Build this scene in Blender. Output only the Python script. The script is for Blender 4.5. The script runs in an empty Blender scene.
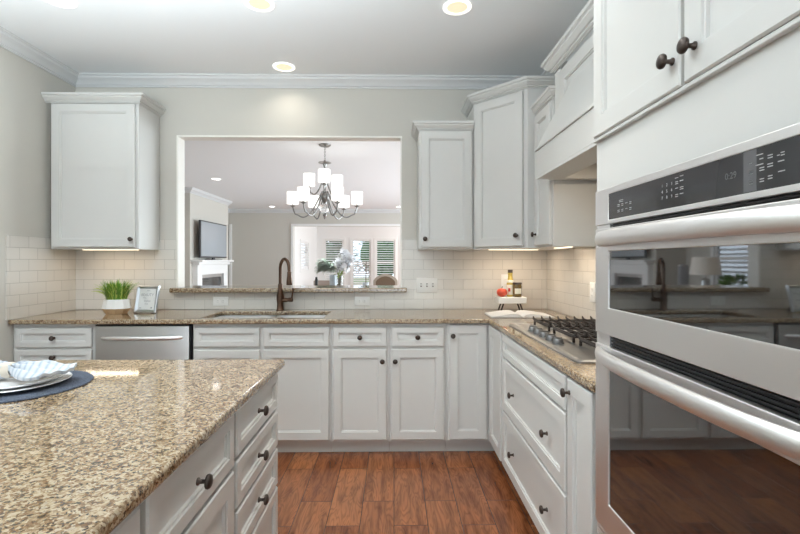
import bpy, bmesh, math, random
from mathutils import Vector, Matrix

# ------------------------------------------------------------------ scene, camera, light
S = bpy.context.scene
COL = S.collection
R = math.radians
S.view_settings.view_transform = 'Standard'
S.view_settings.look = 'None'
S.view_settings.gamma = 1.0
S.view_settings.exposure = 0.42
S.cycles.max_bounces = 8
S.cycles.diffuse_bounces = 5
S.cycles.glossy_bounces = 4
S.cycles.transmission_bounces = 8
S.cycles.caustics_reflective = False
S.cycles.caustics_refractive = False
S.cycles.sample_clamp_indirect = 4.0

cam_d = bpy.data.cameras.new('camera')
cam = bpy.data.objects.new('camera', cam_d)
COL.objects.link(cam)
cam.location = (0, 0, 1.28)
cam.rotation_euler = (R(90), 0, R(-0.9))
cam_d.sensor_width = 36.0
cam_d.lens = 465 / 800 * 36.0
cam_d.shift_x = -1.3 / 800
cam_d.shift_y = -6.0 / 800
cam_d.clip_start = 0.02
S.camera = cam

world = bpy.data.worlds.new('world')
S.world = world
world.use_nodes = True
wn = world.node_tree.nodes
wn['Background'].inputs[0].default_value = (0.75, 0.86, 1.0, 1)
wn['Background'].inputs[1].default_value = 2.2


def area(name, loc, rot, sx, sy, power, color=(1, 1, 1), spread=180):
    d = bpy.data.lights.new(name, 'AREA')
    d.shape = 'RECTANGLE'
    d.size, d.size_y = sx, sy
    d.energy = power
    d.color = color
    d.spread = R(spread)
    o = bpy.data.objects.new(name, d)
    COL.objects.link(o)
    o.location = loc
    o.rotation_euler = rot
    return o


DAY = (0.83, 0.95, 1.0)
area('window_daylight_rear', (-0.5, -3.1, 1.30), (R(90), 0, R(180)), 2.6, 1.9, 640, DAY)       # added fill at an assumed, unseen rear window
area('window_daylight_side', (3.9, 7.6, 1.35), (R(90), 0, R(90)), 4.6, 2.0, 190, DAY)          # dining side windows
area('window_daylight_family', (3.9, 11.3, 1.35), (R(90), 0, R(90)), 2.0, 2.0, 85, DAY)
area('ceiling_bounce_flash_kitchen', (-1.25, 1.1, 1.92), (R(180), 0, 0), 1.8, 1.4, 68, (.83, .95, 1))    # added uplight without a real source, brightens the kitchen ceiling
area('ceiling_bounce_flash_dining', (-.8, 8.0, .35), (R(180), 0, 0), 5.6, 7.0, 42, (.80, .95, 1))  # added uplight near the floor to brighten the dining ceiling, no real lamp
area('window_daylight_sunroom', (2.3, 15.2, 1.4), (R(90), 0, R(90)), 3.2, 2.0, 85, (1, .98, .94))  # added fill to brighten the sunroom, its source unseen


# ------------------------------------------------------------------ materials
def newmat(name):
    m = bpy.data.materials.new(name)
    m.use_nodes = True
    nt = m.node_tree
    return m, nt, nt.nodes['Principled BSDF']


def P(name, col, rough=0.5, metal=0.0, ior=None, coat=0.0, emit=None, estr=0.0, trans=0.0, bump=None, var=0.0, vs=6):
    m, nt, b = newmat(name)
    b.inputs['Base Color'].default_value = (*col, 1)
    b.inputs['Roughness'].default_value = rough
    b.inputs['Metallic'].default_value = metal
    if ior: b.inputs['IOR'].default_value = ior
    if coat: b.inputs['Coat Weight'].default_value = coat
    if trans: b.inputs['Transmission Weight'].default_value = trans
    if emit:
        b.inputs['Emission Color'].default_value = (*emit, 1)
        b.inputs['Emission Strength'].default_value = estr
    if var:
        g = nt.nodes.new('ShaderNodeNewGeometry')
        n = nt.nodes.new('ShaderNodeTexNoise'); n.inputs['Scale'].default_value = vs
        nt.links.new(g.outputs['Position'], n.inputs['Vector'])
        mx = nt.nodes.new('ShaderNodeMix'); mx.data_type = 'RGBA'
        mx.inputs[6].default_value = (*[c * (1 - var) for c in col], 1)
        mx.inputs[7].default_value = (*[min(1, c * (1 + var)) for c in col], 1)
        nt.links.new(n.outputs['Fac'], mx.inputs[0])
        nt.links.new(mx.outputs[2], b.inputs['Base Color'])
    if bump:
        g = nt.nodes.new('ShaderNodeNewGeometry')
        n = nt.nodes.new('ShaderNodeTexNoise'); n.inputs['Scale'].default_value = bump[0]; n.inputs['Detail'].default_value = 4
        bp = nt.nodes.new('ShaderNodeBump'); bp.inputs['Strength'].default_value = bump[1]; bp.inputs['Distance'].default_value = bump[2]
        nt.links.new(g.outputs['Position'], n.inputs['Vector'])
        nt.links.new(n.outputs['Fac'], bp.inputs['Height'])
        nt.links.new(bp.outputs['Normal'], b.inputs['Normal'])
    return m


def ramp(nt, stops, interp='LINEAR'):
    r = nt.nodes.new('ShaderNodeValToRGB')
    r.color_ramp.interpolation = interp
    e = r.color_ramp.elements
    while len(e) < len(stops): e.new(0.5)
    for k, (p, c) in enumerate(stops):
        e[k].position = p
        e[k].color = (*c, 1)
    return r


def granite():
    m, nt, b = newmat('granite')
    L = nt.links.new
    g = nt.nodes.new('ShaderNodeNewGeometry')
    v = nt.nodes.new('ShaderNodeTexVoronoi'); v.inputs['Scale'].default_value = 210
    nz = nt.nodes.new('ShaderNodeTexNoise'); nz.inputs['Scale'].default_value = 120; nz.inputs['Detail'].default_value = 3
    wv = nt.nodes.new('ShaderNodeMix'); wv.data_type = 'RGBA'; wv.inputs[0].default_value = 0.012
    L(g.outputs['Position'], wv.inputs[6]); L(nz.outputs['Color'], wv.inputs[7])
    L(g.outputs['Position'], nz.inputs['Vector'])
    L(wv.outputs[2], v.inputs['Vector'])
    sep = nt.nodes.new('ShaderNodeSeparateColor'); L(v.outputs['Color'], sep.inputs[0])
    n2 = nt.nodes.new('ShaderNodeTexNoise'); n2.inputs['Scale'].default_value = 58; n2.inputs['Detail'].default_value = 5; n2.inputs['Roughness'].default_value = .65
    L(g.outputs['Position'], n2.inputs['Vector'])
    ad = nt.nodes.new('ShaderNodeMath'); ad.operation = 'MULTIPLY_ADD'; ad.inputs[1].default_value = 0.40; L(sep.outputs[0], ad.inputs[0])
    mu = nt.nodes.new('ShaderNodeMath'); mu.operation = 'MULTIPLY'; mu.inputs[1].default_value = 0.66; L(n2.outputs['Fac'], mu.inputs[0])
    L(mu.outputs[0], ad.inputs[2])
    rp = ramp(nt, [(0.26, (.042, .026, .015)), (0.37, (.11, .060, .028)), (0.45, (.20, .120, .060)),
                   (0.53, (.29, .200, .115)), (0.62, (.39, .30, .188)), (0.72, (.46, .385, .275)), (0.86, (.30, .25, .195))])
    L(ad.outputs[0], rp.inputs[0])
    L(rp.outputs[0], b.inputs['Base Color'])
    b.inputs['Roughness'].default_value = 0.06
    b.inputs['IOR'].default_value = 1.8
    return m


def tiles(name, axis):
    m, nt, b = newmat(name)
    L = nt.links.new
    g = nt.nodes.new('ShaderNodeNewGeometry')
    s = nt.nodes.new('ShaderNodeSeparateXYZ'); L(g.outputs['Position'], s.inputs[0])
    c = nt.nodes.new('ShaderNodeCombineXYZ')
    L(s.outputs[axis], c.inputs[0])
    sb = nt.nodes.new('ShaderNodeMath'); sb.operation = 'SUBTRACT'; sb.inputs[1].default_value = 0.902
    L(s.outputs[2], sb.inputs[0]); L(sb.outputs[0], c.inputs[1])
    br = nt.nodes.new('ShaderNodeTexBrick')
    br.inputs['Scale'].default_value = 1
    br.inputs['Brick Width'].default_value = 0.1555
    br.inputs['Row Height'].default_value = 0.0778
    br.inputs['Mortar Size'].default_value = 0.0016
    br.inputs['Mortar Smooth'].default_value = 0.4
    br.inputs['Color1'].default_value = (.66, .63, .58, 1)
    br.inputs['Color2'].default_value = (.69, .655, .605, 1)
    br.inputs['Mortar'].default_value = (.46, .435, .40, 1)
    L(c.outputs[0], br.inputs['Vector'])
    L(br.outputs['Color'], b.inputs['Base Color'])
    bp = nt.nodes.new('ShaderNodeBump'); bp.invert = True
    bp.inputs['Strength'].default_value = 0.6; bp.inputs['Distance'].default_value = 0.002
    L(br.outputs['Fac'], bp.inputs['Height']); L(bp.outputs['Normal'], b.inputs['Normal'])
    b.inputs['Roughness'].default_value = 0.16
    return m


def wood_floor():
    m, nt, b = newmat('oak_planks')
    L = nt.links.new
    g = nt.nodes.new('ShaderNodeNewGeometry')
    s = nt.nodes.new('ShaderNodeSeparateXYZ'); L(g.outputs['Position'], s.inputs[0])
    c = nt.nodes.new('ShaderNodeCombineXYZ'); L(s.outputs[1], c.inputs[0]); L(s.outputs[0], c.inputs[1])

    def brick(c1, c2, mortar):
        br = nt.nodes.new('ShaderNodeTexBrick')
        br.offset = 0.37; br.offset_frequency = 2
        br.inputs['Scale'].default_value = 1
        br.inputs['Brick Width'].default_value = 0.62
        br.inputs['Row Height'].default_value = 0.165
        br.inputs['Mortar Size'].default_value = 0.0016
        br.inputs['Color1'].default_value = (*c1, 1); br.inputs['Color2'].default_value = (*c2, 1)
        br.inputs['Mortar'].default_value = (*mortar, 1)
        L(c.outputs[0], br.inputs['Vector'])
        return br
    rnd = brick((0, 0, 0), (1, 1, 1), (0, 0, 0))
    col = brick((.225, .074, .028), (.35, .135, .054), (.05, .02, .012))
    # grain: noise stretched along the plank, shifted per plank
    mp = nt.nodes.new('ShaderNodeVectorMath'); mp.operation = 'MULTIPLY'; mp.inputs[1].default_value = (1.6, 11, 1)
    L(c.outputs[0], mp.inputs[0])
    off = nt.nodes.new('ShaderNodeVectorMath'); off.operation = 'MULTIPLY_ADD'; off.inputs[1].default_value = (7, 13, 19)
    L(rnd.outputs['Color'], off.inputs[0]); L(mp.outputs[0], off.inputs[2])
    n1 = nt.nodes.new('ShaderNodeTexNoise'); n1.inputs['Scale'].default_value = 1.6; n1.inputs['Detail'].default_value = 2; n1.inputs['Distortion'].default_value = 0.5
    L(off.outputs[0], n1.inputs['Vector'])
    k = nt.nodes.new('ShaderNodeMath'); k.operation = 'MULTIPLY'; k.inputs[1].default_value = 70; L(n1.outputs['Fac'], k.inputs[0])
    sn = nt.nodes.new('ShaderNodeMath'); sn.operation = 'SINE'; L(k.outputs[0], sn.inputs[0])
    r1 = ramp(nt, [(0.0, (.62, .58, .55)), (0.45, (.95, .95, .95)), (1.0, (1.06, 1.06, 1.06))])
    mr = nt.nodes.new('ShaderNodeMapRange'); mr.inputs[1].default_value = -1; L(sn.outputs[0], mr.inputs[0]); L(mr.outputs[0], r1.inputs[0])
    n2 = nt.nodes.new('ShaderNodeTexNoise'); n2.inputs['Scale'].default_value = 2.4; n2.inputs['Detail'].default_value = 5; L(off.outputs[0], n2.inputs['Vector'])
    r2 = ramp(nt, [(0.32, (.52, .46, .44)), (0.5, (.95, .95, .95)), (0.75, (1.25, 1.22, 1.15))])
    L(n2.outputs['Fac'], r2.inputs[0])
    m1 = nt.nodes.new('ShaderNodeMix'); m1.data_type = 'RGBA'; m1.blend_type = 'MULTIPLY'; m1.inputs[0].default_value = .75
    L(col.outputs['Color'], m1.inputs[6]); L(r1.outputs[0], m1.inputs[7])
    m2 = nt.nodes.new('ShaderNodeMix'); m2.data_type = 'RGBA'; m2.blend_type = 'MULTIPLY'; m2.inputs[0].default_value = 1
    L(m1.outputs[2], m2.inputs[6]); L(r2.outputs[0], m2.inputs[7])
    L(m2.outputs[2], b.inputs['Base Color'])
    b.inputs['Roughness'].default_value = 0.26
    bp = nt.nodes.new('ShaderNodeBump'); bp.inputs['Strength'].default_value = .25; bp.inputs['Distance'].default_value = .001
    L(mr.outputs[0], bp.inputs['Height']); L(bp.outputs['Normal'], b.inputs['Normal'])
    return m


def steel(name, col, rough, stretch):
    m, nt, b = newmat(name)
    L = nt.links.new
    b.inputs['Base Color'].default_value = (*col, 1)
    b.inputs['Metallic'].default_value = 1
    g = nt.nodes.new('ShaderNodeNewGeometry')
    mp = nt.nodes.new('ShaderNodeVectorMath'); mp.operation = 'MULTIPLY'; mp.inputs[1].default_value = stretch
    L(g.outputs['Position'], mp.inputs[0])
    n = nt.nodes.new('ShaderNodeTexNoise'); n.inputs['Scale'].default_value = 1; n.inputs['Detail'].default_value = 3
    L(mp.outputs[0], n.inputs['Vector'])
    mr = nt.nodes.new('ShaderNodeMapRange'); mr.inputs[3].default_value = rough * .85; mr.inputs[4].default_value = rough * 1.2
    L(n.outputs['Fac'], mr.inputs[0]); L(mr.outputs[0], b.inputs['Roughness'])
    bp = nt.nodes.new('ShaderNodeBump'); bp.inputs['Strength'].default_value = .06; bp.inputs['Distance'].default_value = .0005
    L(n.outputs['Fac'], bp.inputs['Height']); L(bp.outputs['Normal'], b.inputs['Normal'])
    return m


def stripes(name, c1, c2, axis, width, duty):
    m, nt, b = newmat(name)
    L = nt.links.new
    tc = nt.nodes.new('ShaderNodeTexCoord')
    s = nt.nodes.new('ShaderNodeSeparateXYZ'); L(tc.outputs['Object'], s.inputs[0])
    w = nt.nodes.new('ShaderNodeMath'); w.operation = 'MULTIPLY'; w.inputs[1].default_value = 1 / width; L(s.outputs[axis], w.inputs[0])
    f = nt.nodes.new('ShaderNodeMath'); f.operation = 'FRACT'; L(w.outputs[0], f.inputs[0])
    rp = ramp(nt, [(0, c1), (duty, c2), (min(.99, duty + .3), c1)])
    L(f.outputs[0], rp.inputs[0]); L(rp.outputs[0], b.inputs['Base Color'])
    b.inputs['Roughness'].default_value = .85
    return m


M = {}
M['wall'] = P('greige_wall_paint', (.575, .552, .503), .75, bump=(260, .12, .001))
M['ceiling'] = P('ceiling_paint', (.87, .885, .90), .9)
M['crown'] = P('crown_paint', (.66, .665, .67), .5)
M['trim'] = P('white_trim_paint', (.82, .82, .81), .35)
M['cab'] = P('cabinet_paint', (.62, .615, .595), .33, var=.012)
M['cabin'] = P('cabinet_interior', (.55, .47, .38), .6)
M['jamb'] = P('cream_jamb_paint', (.86, .84, .79), .5)
M['granite'] = granite()
M['tile_x'] = tiles('subway_tile_back', 0)
M['tile_y'] = tiles('subway_tile_side', 1)
M['floor'] = wood_floor()
M['steel'] = steel('brushed_steel', (.78, .77, .765), .40, (20, 6, 600))
M['steel_h'] = steel('brushed_handle_steel', (.80, .79, .785), .40, (30, 5, 200))
M['steel_dw'] = steel('dishwasher_steel', (.52, .515, .51), .33, (700, 30, 5))
M['sink'] = P('sink_steel', (.88, .88, .87), .42, 1)
M['tray'] = steel('cooktop_steel', (.33, .335, .34), .36, (40, 40, 40))
M['knob_g'] = P('grey_metal_knob', (.20, .20, .20), .36, .8)
M['bronze'] = P('oil_rubbed_bronze', (.062, .047, .040), .34, .75, bump=(90, .2, .001))
M['faucet'] = P('antique_bronze', (.095, .055, .036), .30, .85, var=.35)
M['black'] = P('black_plastic', (.012, .012, .013), .35)
M['iron'] = P('cast_iron', (.045, .036, .032), .5, .3)
M['glass_black'] = P('dark_oven_glass', (.012, .011, .011), .03, 0, ior=2.35)
M['panel_glass'] = P('smoked_control_glass', (.028, .028, .030), .08, 0, ior=1.55)
M['panel_grey'] = P('grey_key_field', (.11, .11, .115), .2, 0, ior=1.6)
M['mark'] = P('printed_mark', (.40, .40, .40), .5)
M['display'] = P('display_digit', (.13, .13, .13), .5)
M['plate_w'] = P('white_outlet_plastic', (.82, .81, .78), .35)
M['slot'] = P('outlet_slot', (.25, .24, .22), .6)
M['pot_w'] = P('white_glazed_pot', (.80, .79, .77), .35, bump=(40, .4, .002))
M['pot_t'] = P('tan_clay', (.56, .38, .22), .6)
M['leaf'] = P('bright_green_blade', (.14, .30, .035), .45, var=.55)
M['leaf2'] = P('yellow_green_blade', (.42, .50, .10), .45, var=.3)
M['soil'] = P('dark_soil', (.05, .035, .02), .9)
M['frame_s'] = P('silver_frame', (.50, .51, .52), .30, .85)
M['paper'] = P('white_paper', (.70, .70, .69), .6)
M['ink'] = P('grey_ink', (.30, .30, .32), .7)
M['pink'] = P('red_ink', (.55, .25, .28), .7)
M['woodwhite'] = P('white_painted_wood', (.84, .83, .80), .5)
M['red'] = P('red_orange_skin', (.62, .085, .045), .35, var=.35)
M['stem'] = P('green_brown_stem', (.16, .12, .05), .7)
M['oil'] = P('yellow_oil_glass', (.55, .42, .09), .08, 0, coat=.5)
M['olive'] = P('olive_brown_glass', (.13, .085, .02), .08, 0, coat=.6)
M['lid_d'] = P('dark_lid', (.05, .035, .025), .4)
M['label'] = P('cream_label', (.78, .77, .66), .6)
M['label_r'] = P('red_label', (.55, .07, .05), .6)
M['mat'] = P('navy_woven_mat', (.075, .09, .125), .95, bump=(230, 1.0, .006), var=.9, vs=190)
M['china'] = P('white_china', (.85, .85, .85), .12)
M['china_e'] = P('dark_plate_rim', (.12, .12, .13), .3)
M['napkin'] = stripes('striped_napkin', (.56, .58, .61), (.34, .40, .48), 0, .021, .3)
M['ring'] = P('beige_napkin_ring', (.62, .55, .46), .5)
M['nickel'] = P('brushed_nickel', (.28, .275, .265), .28, 1)
M['shade'] = P('frosted_white_shade', (.9, .9, .88), .4, emit=(1, .97, .92), estr=.75)
M['clear'] = P('clear_glass', (.9, .92, .92), .03, 0, trans=.9)
M['lens'] = P('warm_lamp_lens', (.35, .3, .22), .4, emit=(1, .80, .55), estr=.66)
M['lens_w'] = P('white_lamp_lens', (1, 1, 1), .4, emit=(1, .97, .93), estr=6)
M['strip'] = P('warm_light_strip', (1, .9, .75), .4, emit=(1, .84, .62), estr=1.3)
M['ringw'] = P('white_light_trim', (.9, .9, .9), .5, emit=(1, .93, .82), estr=.9)  # light on the ring put in as emission, the ring itself is no lamp
M['screen'] = P('television_screen', (.33, .36, .39), .12, ior=1.9)  # window reflection put into the pale base of a dark screen
M['charcoal'] = P('charcoal_plastic', (.03, .03, .033), .4)
M['firebox'] = P('firebox_glass', (.05, .05, .05), .06, ior=2.2)
M['linen'] = P('white_linen_shade', (.80, .77, .72), .8, emit=(1, .85, .65), estr=.15)
M['grey_fab'] = P('grey_upholstery', (.30, .30, .31), .9, bump=(200, .5, .002))
M['taupe'] = P('taupe_upholstery', (.33, .28, .24), .9)
M['brown_fab'] = P('brown_upholstery', (.15, .095, .06), .8)
M['oak_d'] = P('weathered_oak', (.38, .32, .26), .6)
M['wood_d'] = P('dark_walnut', (.12, .07, .04), .35, var=.3)
M['silver_leaf'] = P('silvery_green_leaf', (.50, .57, .51), .7, var=.25)
M['petal'] = P('white_petal', (.85, .86, .88), .6)
M['greenstem'] = P('green_stem', (.28, .36, .10), .6)
M['bluegrey'] = P('pale_blue_grey_glaze', (.50, .55, .60), .3)
M['hedge'] = P('garden_foliage', (.045, .11, .03), .7, var=.6)
M['lawn'] = P('lawn', (.12, .20, .06), .9)
M['pane'] = P('window_glass', (.95, .97, .97), .0, 0, trans=1, ior=1.1)
M['aluminium'] = P('hood_liner', (.60, .55, .47), .4, .5)


# ------------------------------------------------------------------ mesh builder
class Frame:
    """u along the face, n outward from the face, z up"""
    def __init__(s, o, u, n):
        s.o, s.u, s.n = Vector(o), Vector(u).normalized(), Vector(n).normalized()

    def __call__(s, u, n, z):
        return s.o + s.u * u + s.n * n + Vector((0, 0, z))


class MB:
    def __init__(s):
        s.bm = bmesh.new()

    def _bev(s, vs, b, seg):
        if b > 0:
            ed = {e for v in vs for e in v.link_edges}
            bmesh.ops.bevel(s.bm, geom=list(ed), offset=b, segments=seg, affect='EDGES', profile=0.6)

    def box(s, x0, x1, y0, y1, z0, z1, b=0, seg=2):
        m = Matrix.Translation(((x0 + x1) / 2, (y0 + y1) / 2, (z0 + z1) / 2)) @ Matrix.Diagonal((abs(x1 - x0), abs(y1 - y0), abs(z1 - z0), 1))
        r = bmesh.ops.create_cube(s.bm, size=1, matrix=m)
        s._bev(r['verts'], b, seg)
        return s

    def fbox(s, F, u0, u1, n0, n1, z0, z1, b=0, seg=2):
        P8 = [F(u, n, z) for z in (z0, z1) for n in (n0, n1) for u in (u0, u1)]
        v = [s.bm.verts.new(p) for p in P8]
        for q in ((0, 1, 3, 2), (4, 6, 7, 5), (0, 4, 5, 1), (2, 3, 7, 6), (0, 2, 6, 4), (1, 5, 7, 3)):
            s.bm.faces.new([v[i] for i in q])
        s._bev(v, b, seg)
        return s

    def loft(s, rings, closed=True, cap=True):
        vr = [[s.bm.verts.new(p) for p in r] for r in rings]
        n = len(vr[0])
        for a, b in zip(vr, vr[1:]):
            for i in range(n if closed else n - 1):
                j = (i + 1) % n
                s.bm.faces.new((a[i], a[j], b[j], b[i]))
        if cap:
            s.bm.faces.new(vr[0]); s.bm.faces.new(vr[-1])
        return s

    def panel(s, F, u0, u1, z0, z1, t=.02, rail=.054, n0=0.0, raised=False):
        """recessed panel door or drawer front"""
        rings = [(0, 0), (0, t - .004), (.004, t), (rail, t), (rail + .0015, t - .0045), (rail + .007, t - .005), (rail + .0085, t - .012)]
        if raised:
            rings += [(rail + .024, t - .012), (rail + .040, t - .003)]
        L = []
        for i, n in rings:
            L.append([F(u0 + i, n0 + n, z0 + i), F(u1 - i, n0 + n, z0 + i), F(u1 - i, n0 + n, z1 - i), F(u0 + i, n0 + n, z1 - i)])
        return s.loft(L)

    def lathe(s, prof, o, ax=(0, 0, 1), n=24, cap=True):
        ax = Vector(ax).normalized(); o = Vector(o)
        t = Vector((1, 0, 0)) if abs(ax.x) < .9 else Vector((0, 1, 0))
        a = ax.cross(t).normalized(); b = ax.cross(a)
        L = [[o + ax * h + (a * math.cos(2 * math.pi * k / n) + b * math.sin(2 * math.pi * k / n)) * max(r, 1e-4) for k in range(n)] for r, h in prof]
        return s.loft(L, cap=cap)

    def cyl(s, p, q, r, r2=None, n=16):
        p, q = Vector(p), Vector(q)
        return s.lathe([(r, 0), (r if r2 is None else r2, (q - p).length)], p, q - p, n)

    def tube(s, pts, r, n=10, flat=(1, 1), up=None):
        pts = [Vector(p) for p in pts]
        L = []
        up = Vector(up) if up else None
        prev = None
        for i, p in enumerate(pts):
            t = (pts[min(i + 1, len(pts) - 1)] - pts[max(i - 1, 0)]).normalized()
            if up:
                a = up
            elif prev is None:
                a = t.orthogonal().normalized()
            else:
                a = (prev - t * prev.dot(t)).normalized()
            prev = a
            b = t.cross(a).normalized()
            rr = r[i] if isinstance(r, (list, tuple)) else r
            L.append([p + a * math.cos(2 * math.pi * k / n) * rr * flat[0] + b * math.sin(2 * math.pi * k / n) * rr * flat[1] for k in range(n)])
        return s.loft(L)

    def plate(s, us, vs, fill, f, t0, t1):
        """grid plate with holes: f(u, v, t) -> point"""
        nu, nv = len(us) - 1, len(vs) - 1
        cache = {}

        def V(i, j, k):
            if (i, j, k) not in cache:
                cache[(i, j, k)] = s.bm.verts.new(f(us[i], vs[j], (t0, t1)[k]))
            return cache[(i, j, k)]
        F_ = lambda i, j: 0 <= i < nu and 0 <= j < nv and fill(i, j)
        for i in range(nu):
            for j in range(nv):
                if not F_(i, j): continue
                for k in (0, 1):
                    q = [V(i, j, k), V(i + 1, j, k), V(i + 1, j + 1, k), V(i, j + 1, k)]
                    s.bm.faces.new(q if k else q[::-1])
                for (di, dj, a, b) in ((-1, 0, (i, j), (i, j + 1)), (1, 0, (i + 1, j), (i + 1, j + 1)), (0, -1, (i, j), (i + 1, j)), (0, 1, (i, j + 1), (i + 1, j + 1))):
                    if not F_(i + di, j + dj):
                        s.bm.faces.new((V(*a, 0), V(*b, 0), V(*b, 1), V(*a, 1)))
        return s

    def prism(s, pts, z0, z1):
        return s.loft([[Vector((x, y, z0)) for x, y in pts], [Vector((x, y, z1)) for x, y in pts]])

    def sweep(s, path, prof, side=1):
        """prof = closed polygon of (out, z); out is to the right of the walking direction when side=1"""
        P_ = [Vector(p) for p in path]
        offs = []
        for i in range(len(P_)):
            ns = []
            for a, b in ((i - 1, i), (i, i + 1)):
                if a >= 0 and b < len(P_):
                    d = (P_[b] - P_[a]).normalized()
                    ns.append(Vector((d.y, -d.x)) * side)
            if len(ns) == 2:
                m = (ns[0] + ns[1]).normalized()
                m = m / max(.2, m.dot(ns[0]))
            else:
                m = ns[0]
            offs.append(m)
        return s.loft([[Vector((p.x + o.x * q, p.y + o.y * q, z)) for q, z in prof] for p, o in zip(P_, offs)])

    def sphere(s, c, r, sc=(1, 1, 1), u=14, v=9):
        bmesh.ops.create_uvsphere(s.bm, u_segments=u, v_segments=v, radius=r, matrix=Matrix.Translation(c) @ Matrix.Diagonal((*sc, 1)))
        return s

    def text(s, txt, size, F, u, z, n, depth=.0004):
        c = bpy.data.curves.new('t', 'FONT'); c.body = txt; c.size = size; c.align_x = 'CENTER'; c.align_y = 'CENTER'; c.extrude = depth; c.resolution_u = 3
        o = bpy.data.objects.new('t', c); COL.objects.link(o)
        dg = bpy.context.evaluated_depsgraph_get(); dg.update()
        me = o.evaluated_get(dg).to_mesh()
        vs = [s.bm.verts.new(F(u + v.co.x, n + v.co.z, z + v.co.y)) for v in me.vertices]
        for p in me.polygons:
            try: s.bm.faces.new([vs[i] for i in p.vertices])
            except ValueError: pass
        bpy.data.objects.remove(o); bpy.data.curves.remove(c)
        return s


def root_of(o):
    while o.parent: o = o.parent
    return o


def obj(name, mb, mat, parent=None, local=False, smooth=32, bevel=0):
    bm = mb.bm
    bmesh.ops.recalc_face_normals(bm, faces=bm.faces[:])
    me = bpy.data.meshes.new(name)
    o = bpy.data.objects.new(name, me)
    COL.objects.link(o)
    if parent:
        o.parent = parent
        if not local:
            r = root_of(parent)
            bmesh.ops.translate(bm, verts=bm.verts[:], vec=-Vector(r.location))
    elif not local:
        co = [v.co for v in bm.verts]
        c = Vector(((min(v.x for v in co) + max(v.x for v in co)) / 2, (min(v.y for v in co) + max(v.y for v in co)) / 2, min(v.z for v in co)))
        bmesh.ops.translate(bm, verts=bm.verts[:], vec=-c)
        o.location = c
    bm.to_mesh(me); bm.free()
    me.materials.append(M[mat] if isinstance(mat, str) else mat)
    if smooth:
        me.polygons.foreach_set('use_smooth', [True] * len(me.polygons))
        me.set_sharp_from_angle(angle=R(smooth))
    if bevel:
        md = o.modifiers.new('bevel', 'BEVEL'); md.width = bevel; md.segments = 3; md.limit_method = 'ANGLE'; md.angle_limit = R(40)
    return o


def tag(o, label, cat, group=None):
    o['label'] = label; o['category'] = cat
    if group: o['group'] = group
    return o


def thing(name, label, cat, loc=(0, 0, 0), rz=0, group=None):
    o = bpy.data.objects.new(name, None)
    COL.objects.link(o)
    o.location = loc; o.rotation_euler = (0, 0, rz); o.empty_display_size = .05
    return tag(o, label, cat, group)


def struct(name, mb, mat, parent=None, bevel=0, local=False):
    o = obj(name, mb, mat, parent, local=local, bevel=bevel)
    if not parent: o['kind'] = 'structure'
    return o


def sroot(name, loc=(0, 0, 0)):
    o = bpy.data.objects.new(name, None); COL.objects.link(o); o.location = loc; o['kind'] = 'structure'
    o.empty_display_size = .05
    return o


def dup(root, loc, rz, label, group=None):
    r = root.copy(); COL.objects.link(r); r.location = loc; r.rotation_euler = (0, 0, rz); r['label'] = label
    if group: r['group'] = group
    for ch in list(root.children):
        c = ch.copy(); COL.objects.link(c); c.parent = r
        for g in ch.children:
            d = g.copy(); COL.objects.link(d); d.parent = c
    return r


# ------------------------------------------------------------------ the setting
CEIL = 2.715
XL, XR = -2.48, 1.215        # kitchen side walls
YB = 3.66                     # kitchen back wall
FL, FR, YF = -4.6, 4.0, 13.0  # dining and family room
XYZ = lambda u, v, t: Vector((u, v, t))
XZ = lambda u, v, t: Vector((u, t, v))
YZ = lambda u, v, t: Vector((t, u, v))

struct('floor', MB().box(-4.7, 4.1, -3.3, 17.5, -.1, 0), 'floor')
struct('ceiling', MB().box(-4.7, 4.1, -3.3, 17.5, CEIL, CEIL + .1), 'ceiling')
OX0, OX1, OZ0, OZ1 = -1.698, .063, 1.036, 2.262
struct('wall_back', MB().plate([FL, OX0, OX1, FR], [0, OZ0, OZ1, CEIL], lambda i, j: not (i == 1 and j == 1), XZ, YB, YB + .11), 'wall')
struct('wall_left', MB().box(XL - .1, XL, -3.2, YB, 0, CEIL), 'wall')
struct('wall_right', MB().box(XR, XR + .1, -3.2, YB, 0, CEIL), 'wall')
struct('wall_rear', MB().plate([XL - .1, -2.2, .8, XR + .1], [0, .5, 2.4, CEIL], lambda i, j: not (i == 1 and j == 1), XZ, -3.3, -3.2), 'wall')
struct('wall_family_left', MB().plate([YB + .11, 7.45, 8.35, YF], [0, .5, 2.15, CEIL], lambda i, j: not (i == 1 and j == 1), YZ, FL - .1, FL), 'wall')
struct('wall_family_right', MB().plate([YB + .11, 5.3, 9.9, 10.3, 12.3, YF], [0, .35, 2.35, CEIL], lambda i, j: not (i in (1, 3) and j == 1), YZ, FR, FR + .1), 'wall')
struct('wall_chimney', MB().box(FL, -4.0, 9.18, 11.27, 0, CEIL), 'wall')
struct('wall_far', MB().plate([FL, -2.80, .9, FR], [0, 2.25, CEIL], lambda i, j: not (i == 1 and j == 0), XZ, YF, YF + .12), 'wall')
struct('wall_sunroom_left', MB().plate([YF + .12, 14.25, 15.55, 17.3], [0, 1.0, 1.88, CEIL], lambda i, j: not (i == 1 and j == 1), YZ, -2.96, -2.86), 'trim')
WN = [(-2.58, -1.88), (-1.56, -.86), (-.68, .04), (.27, .97)]
us = [-2.96] + [x for w in WN for x in w] + [2.5]
struct('wall_sunroom_back', MB().plate(us, [0, .06, .38, 2.07, CEIL], lambda i, j: not (i in (1, 3, 5, 7) and (j == 2 or (i == 1 and j == 1))), XZ, 17.3, 17.4), 'trim')
struct('wall_sunroom_right', MB().plate([YF + .12, 13.6, 16.8, 17.3], [0, .4, 2.4, CEIL], lambda i, j: not (i == 1 and j == 1), YZ, 2.4, 2.5), 'trim')

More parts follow.
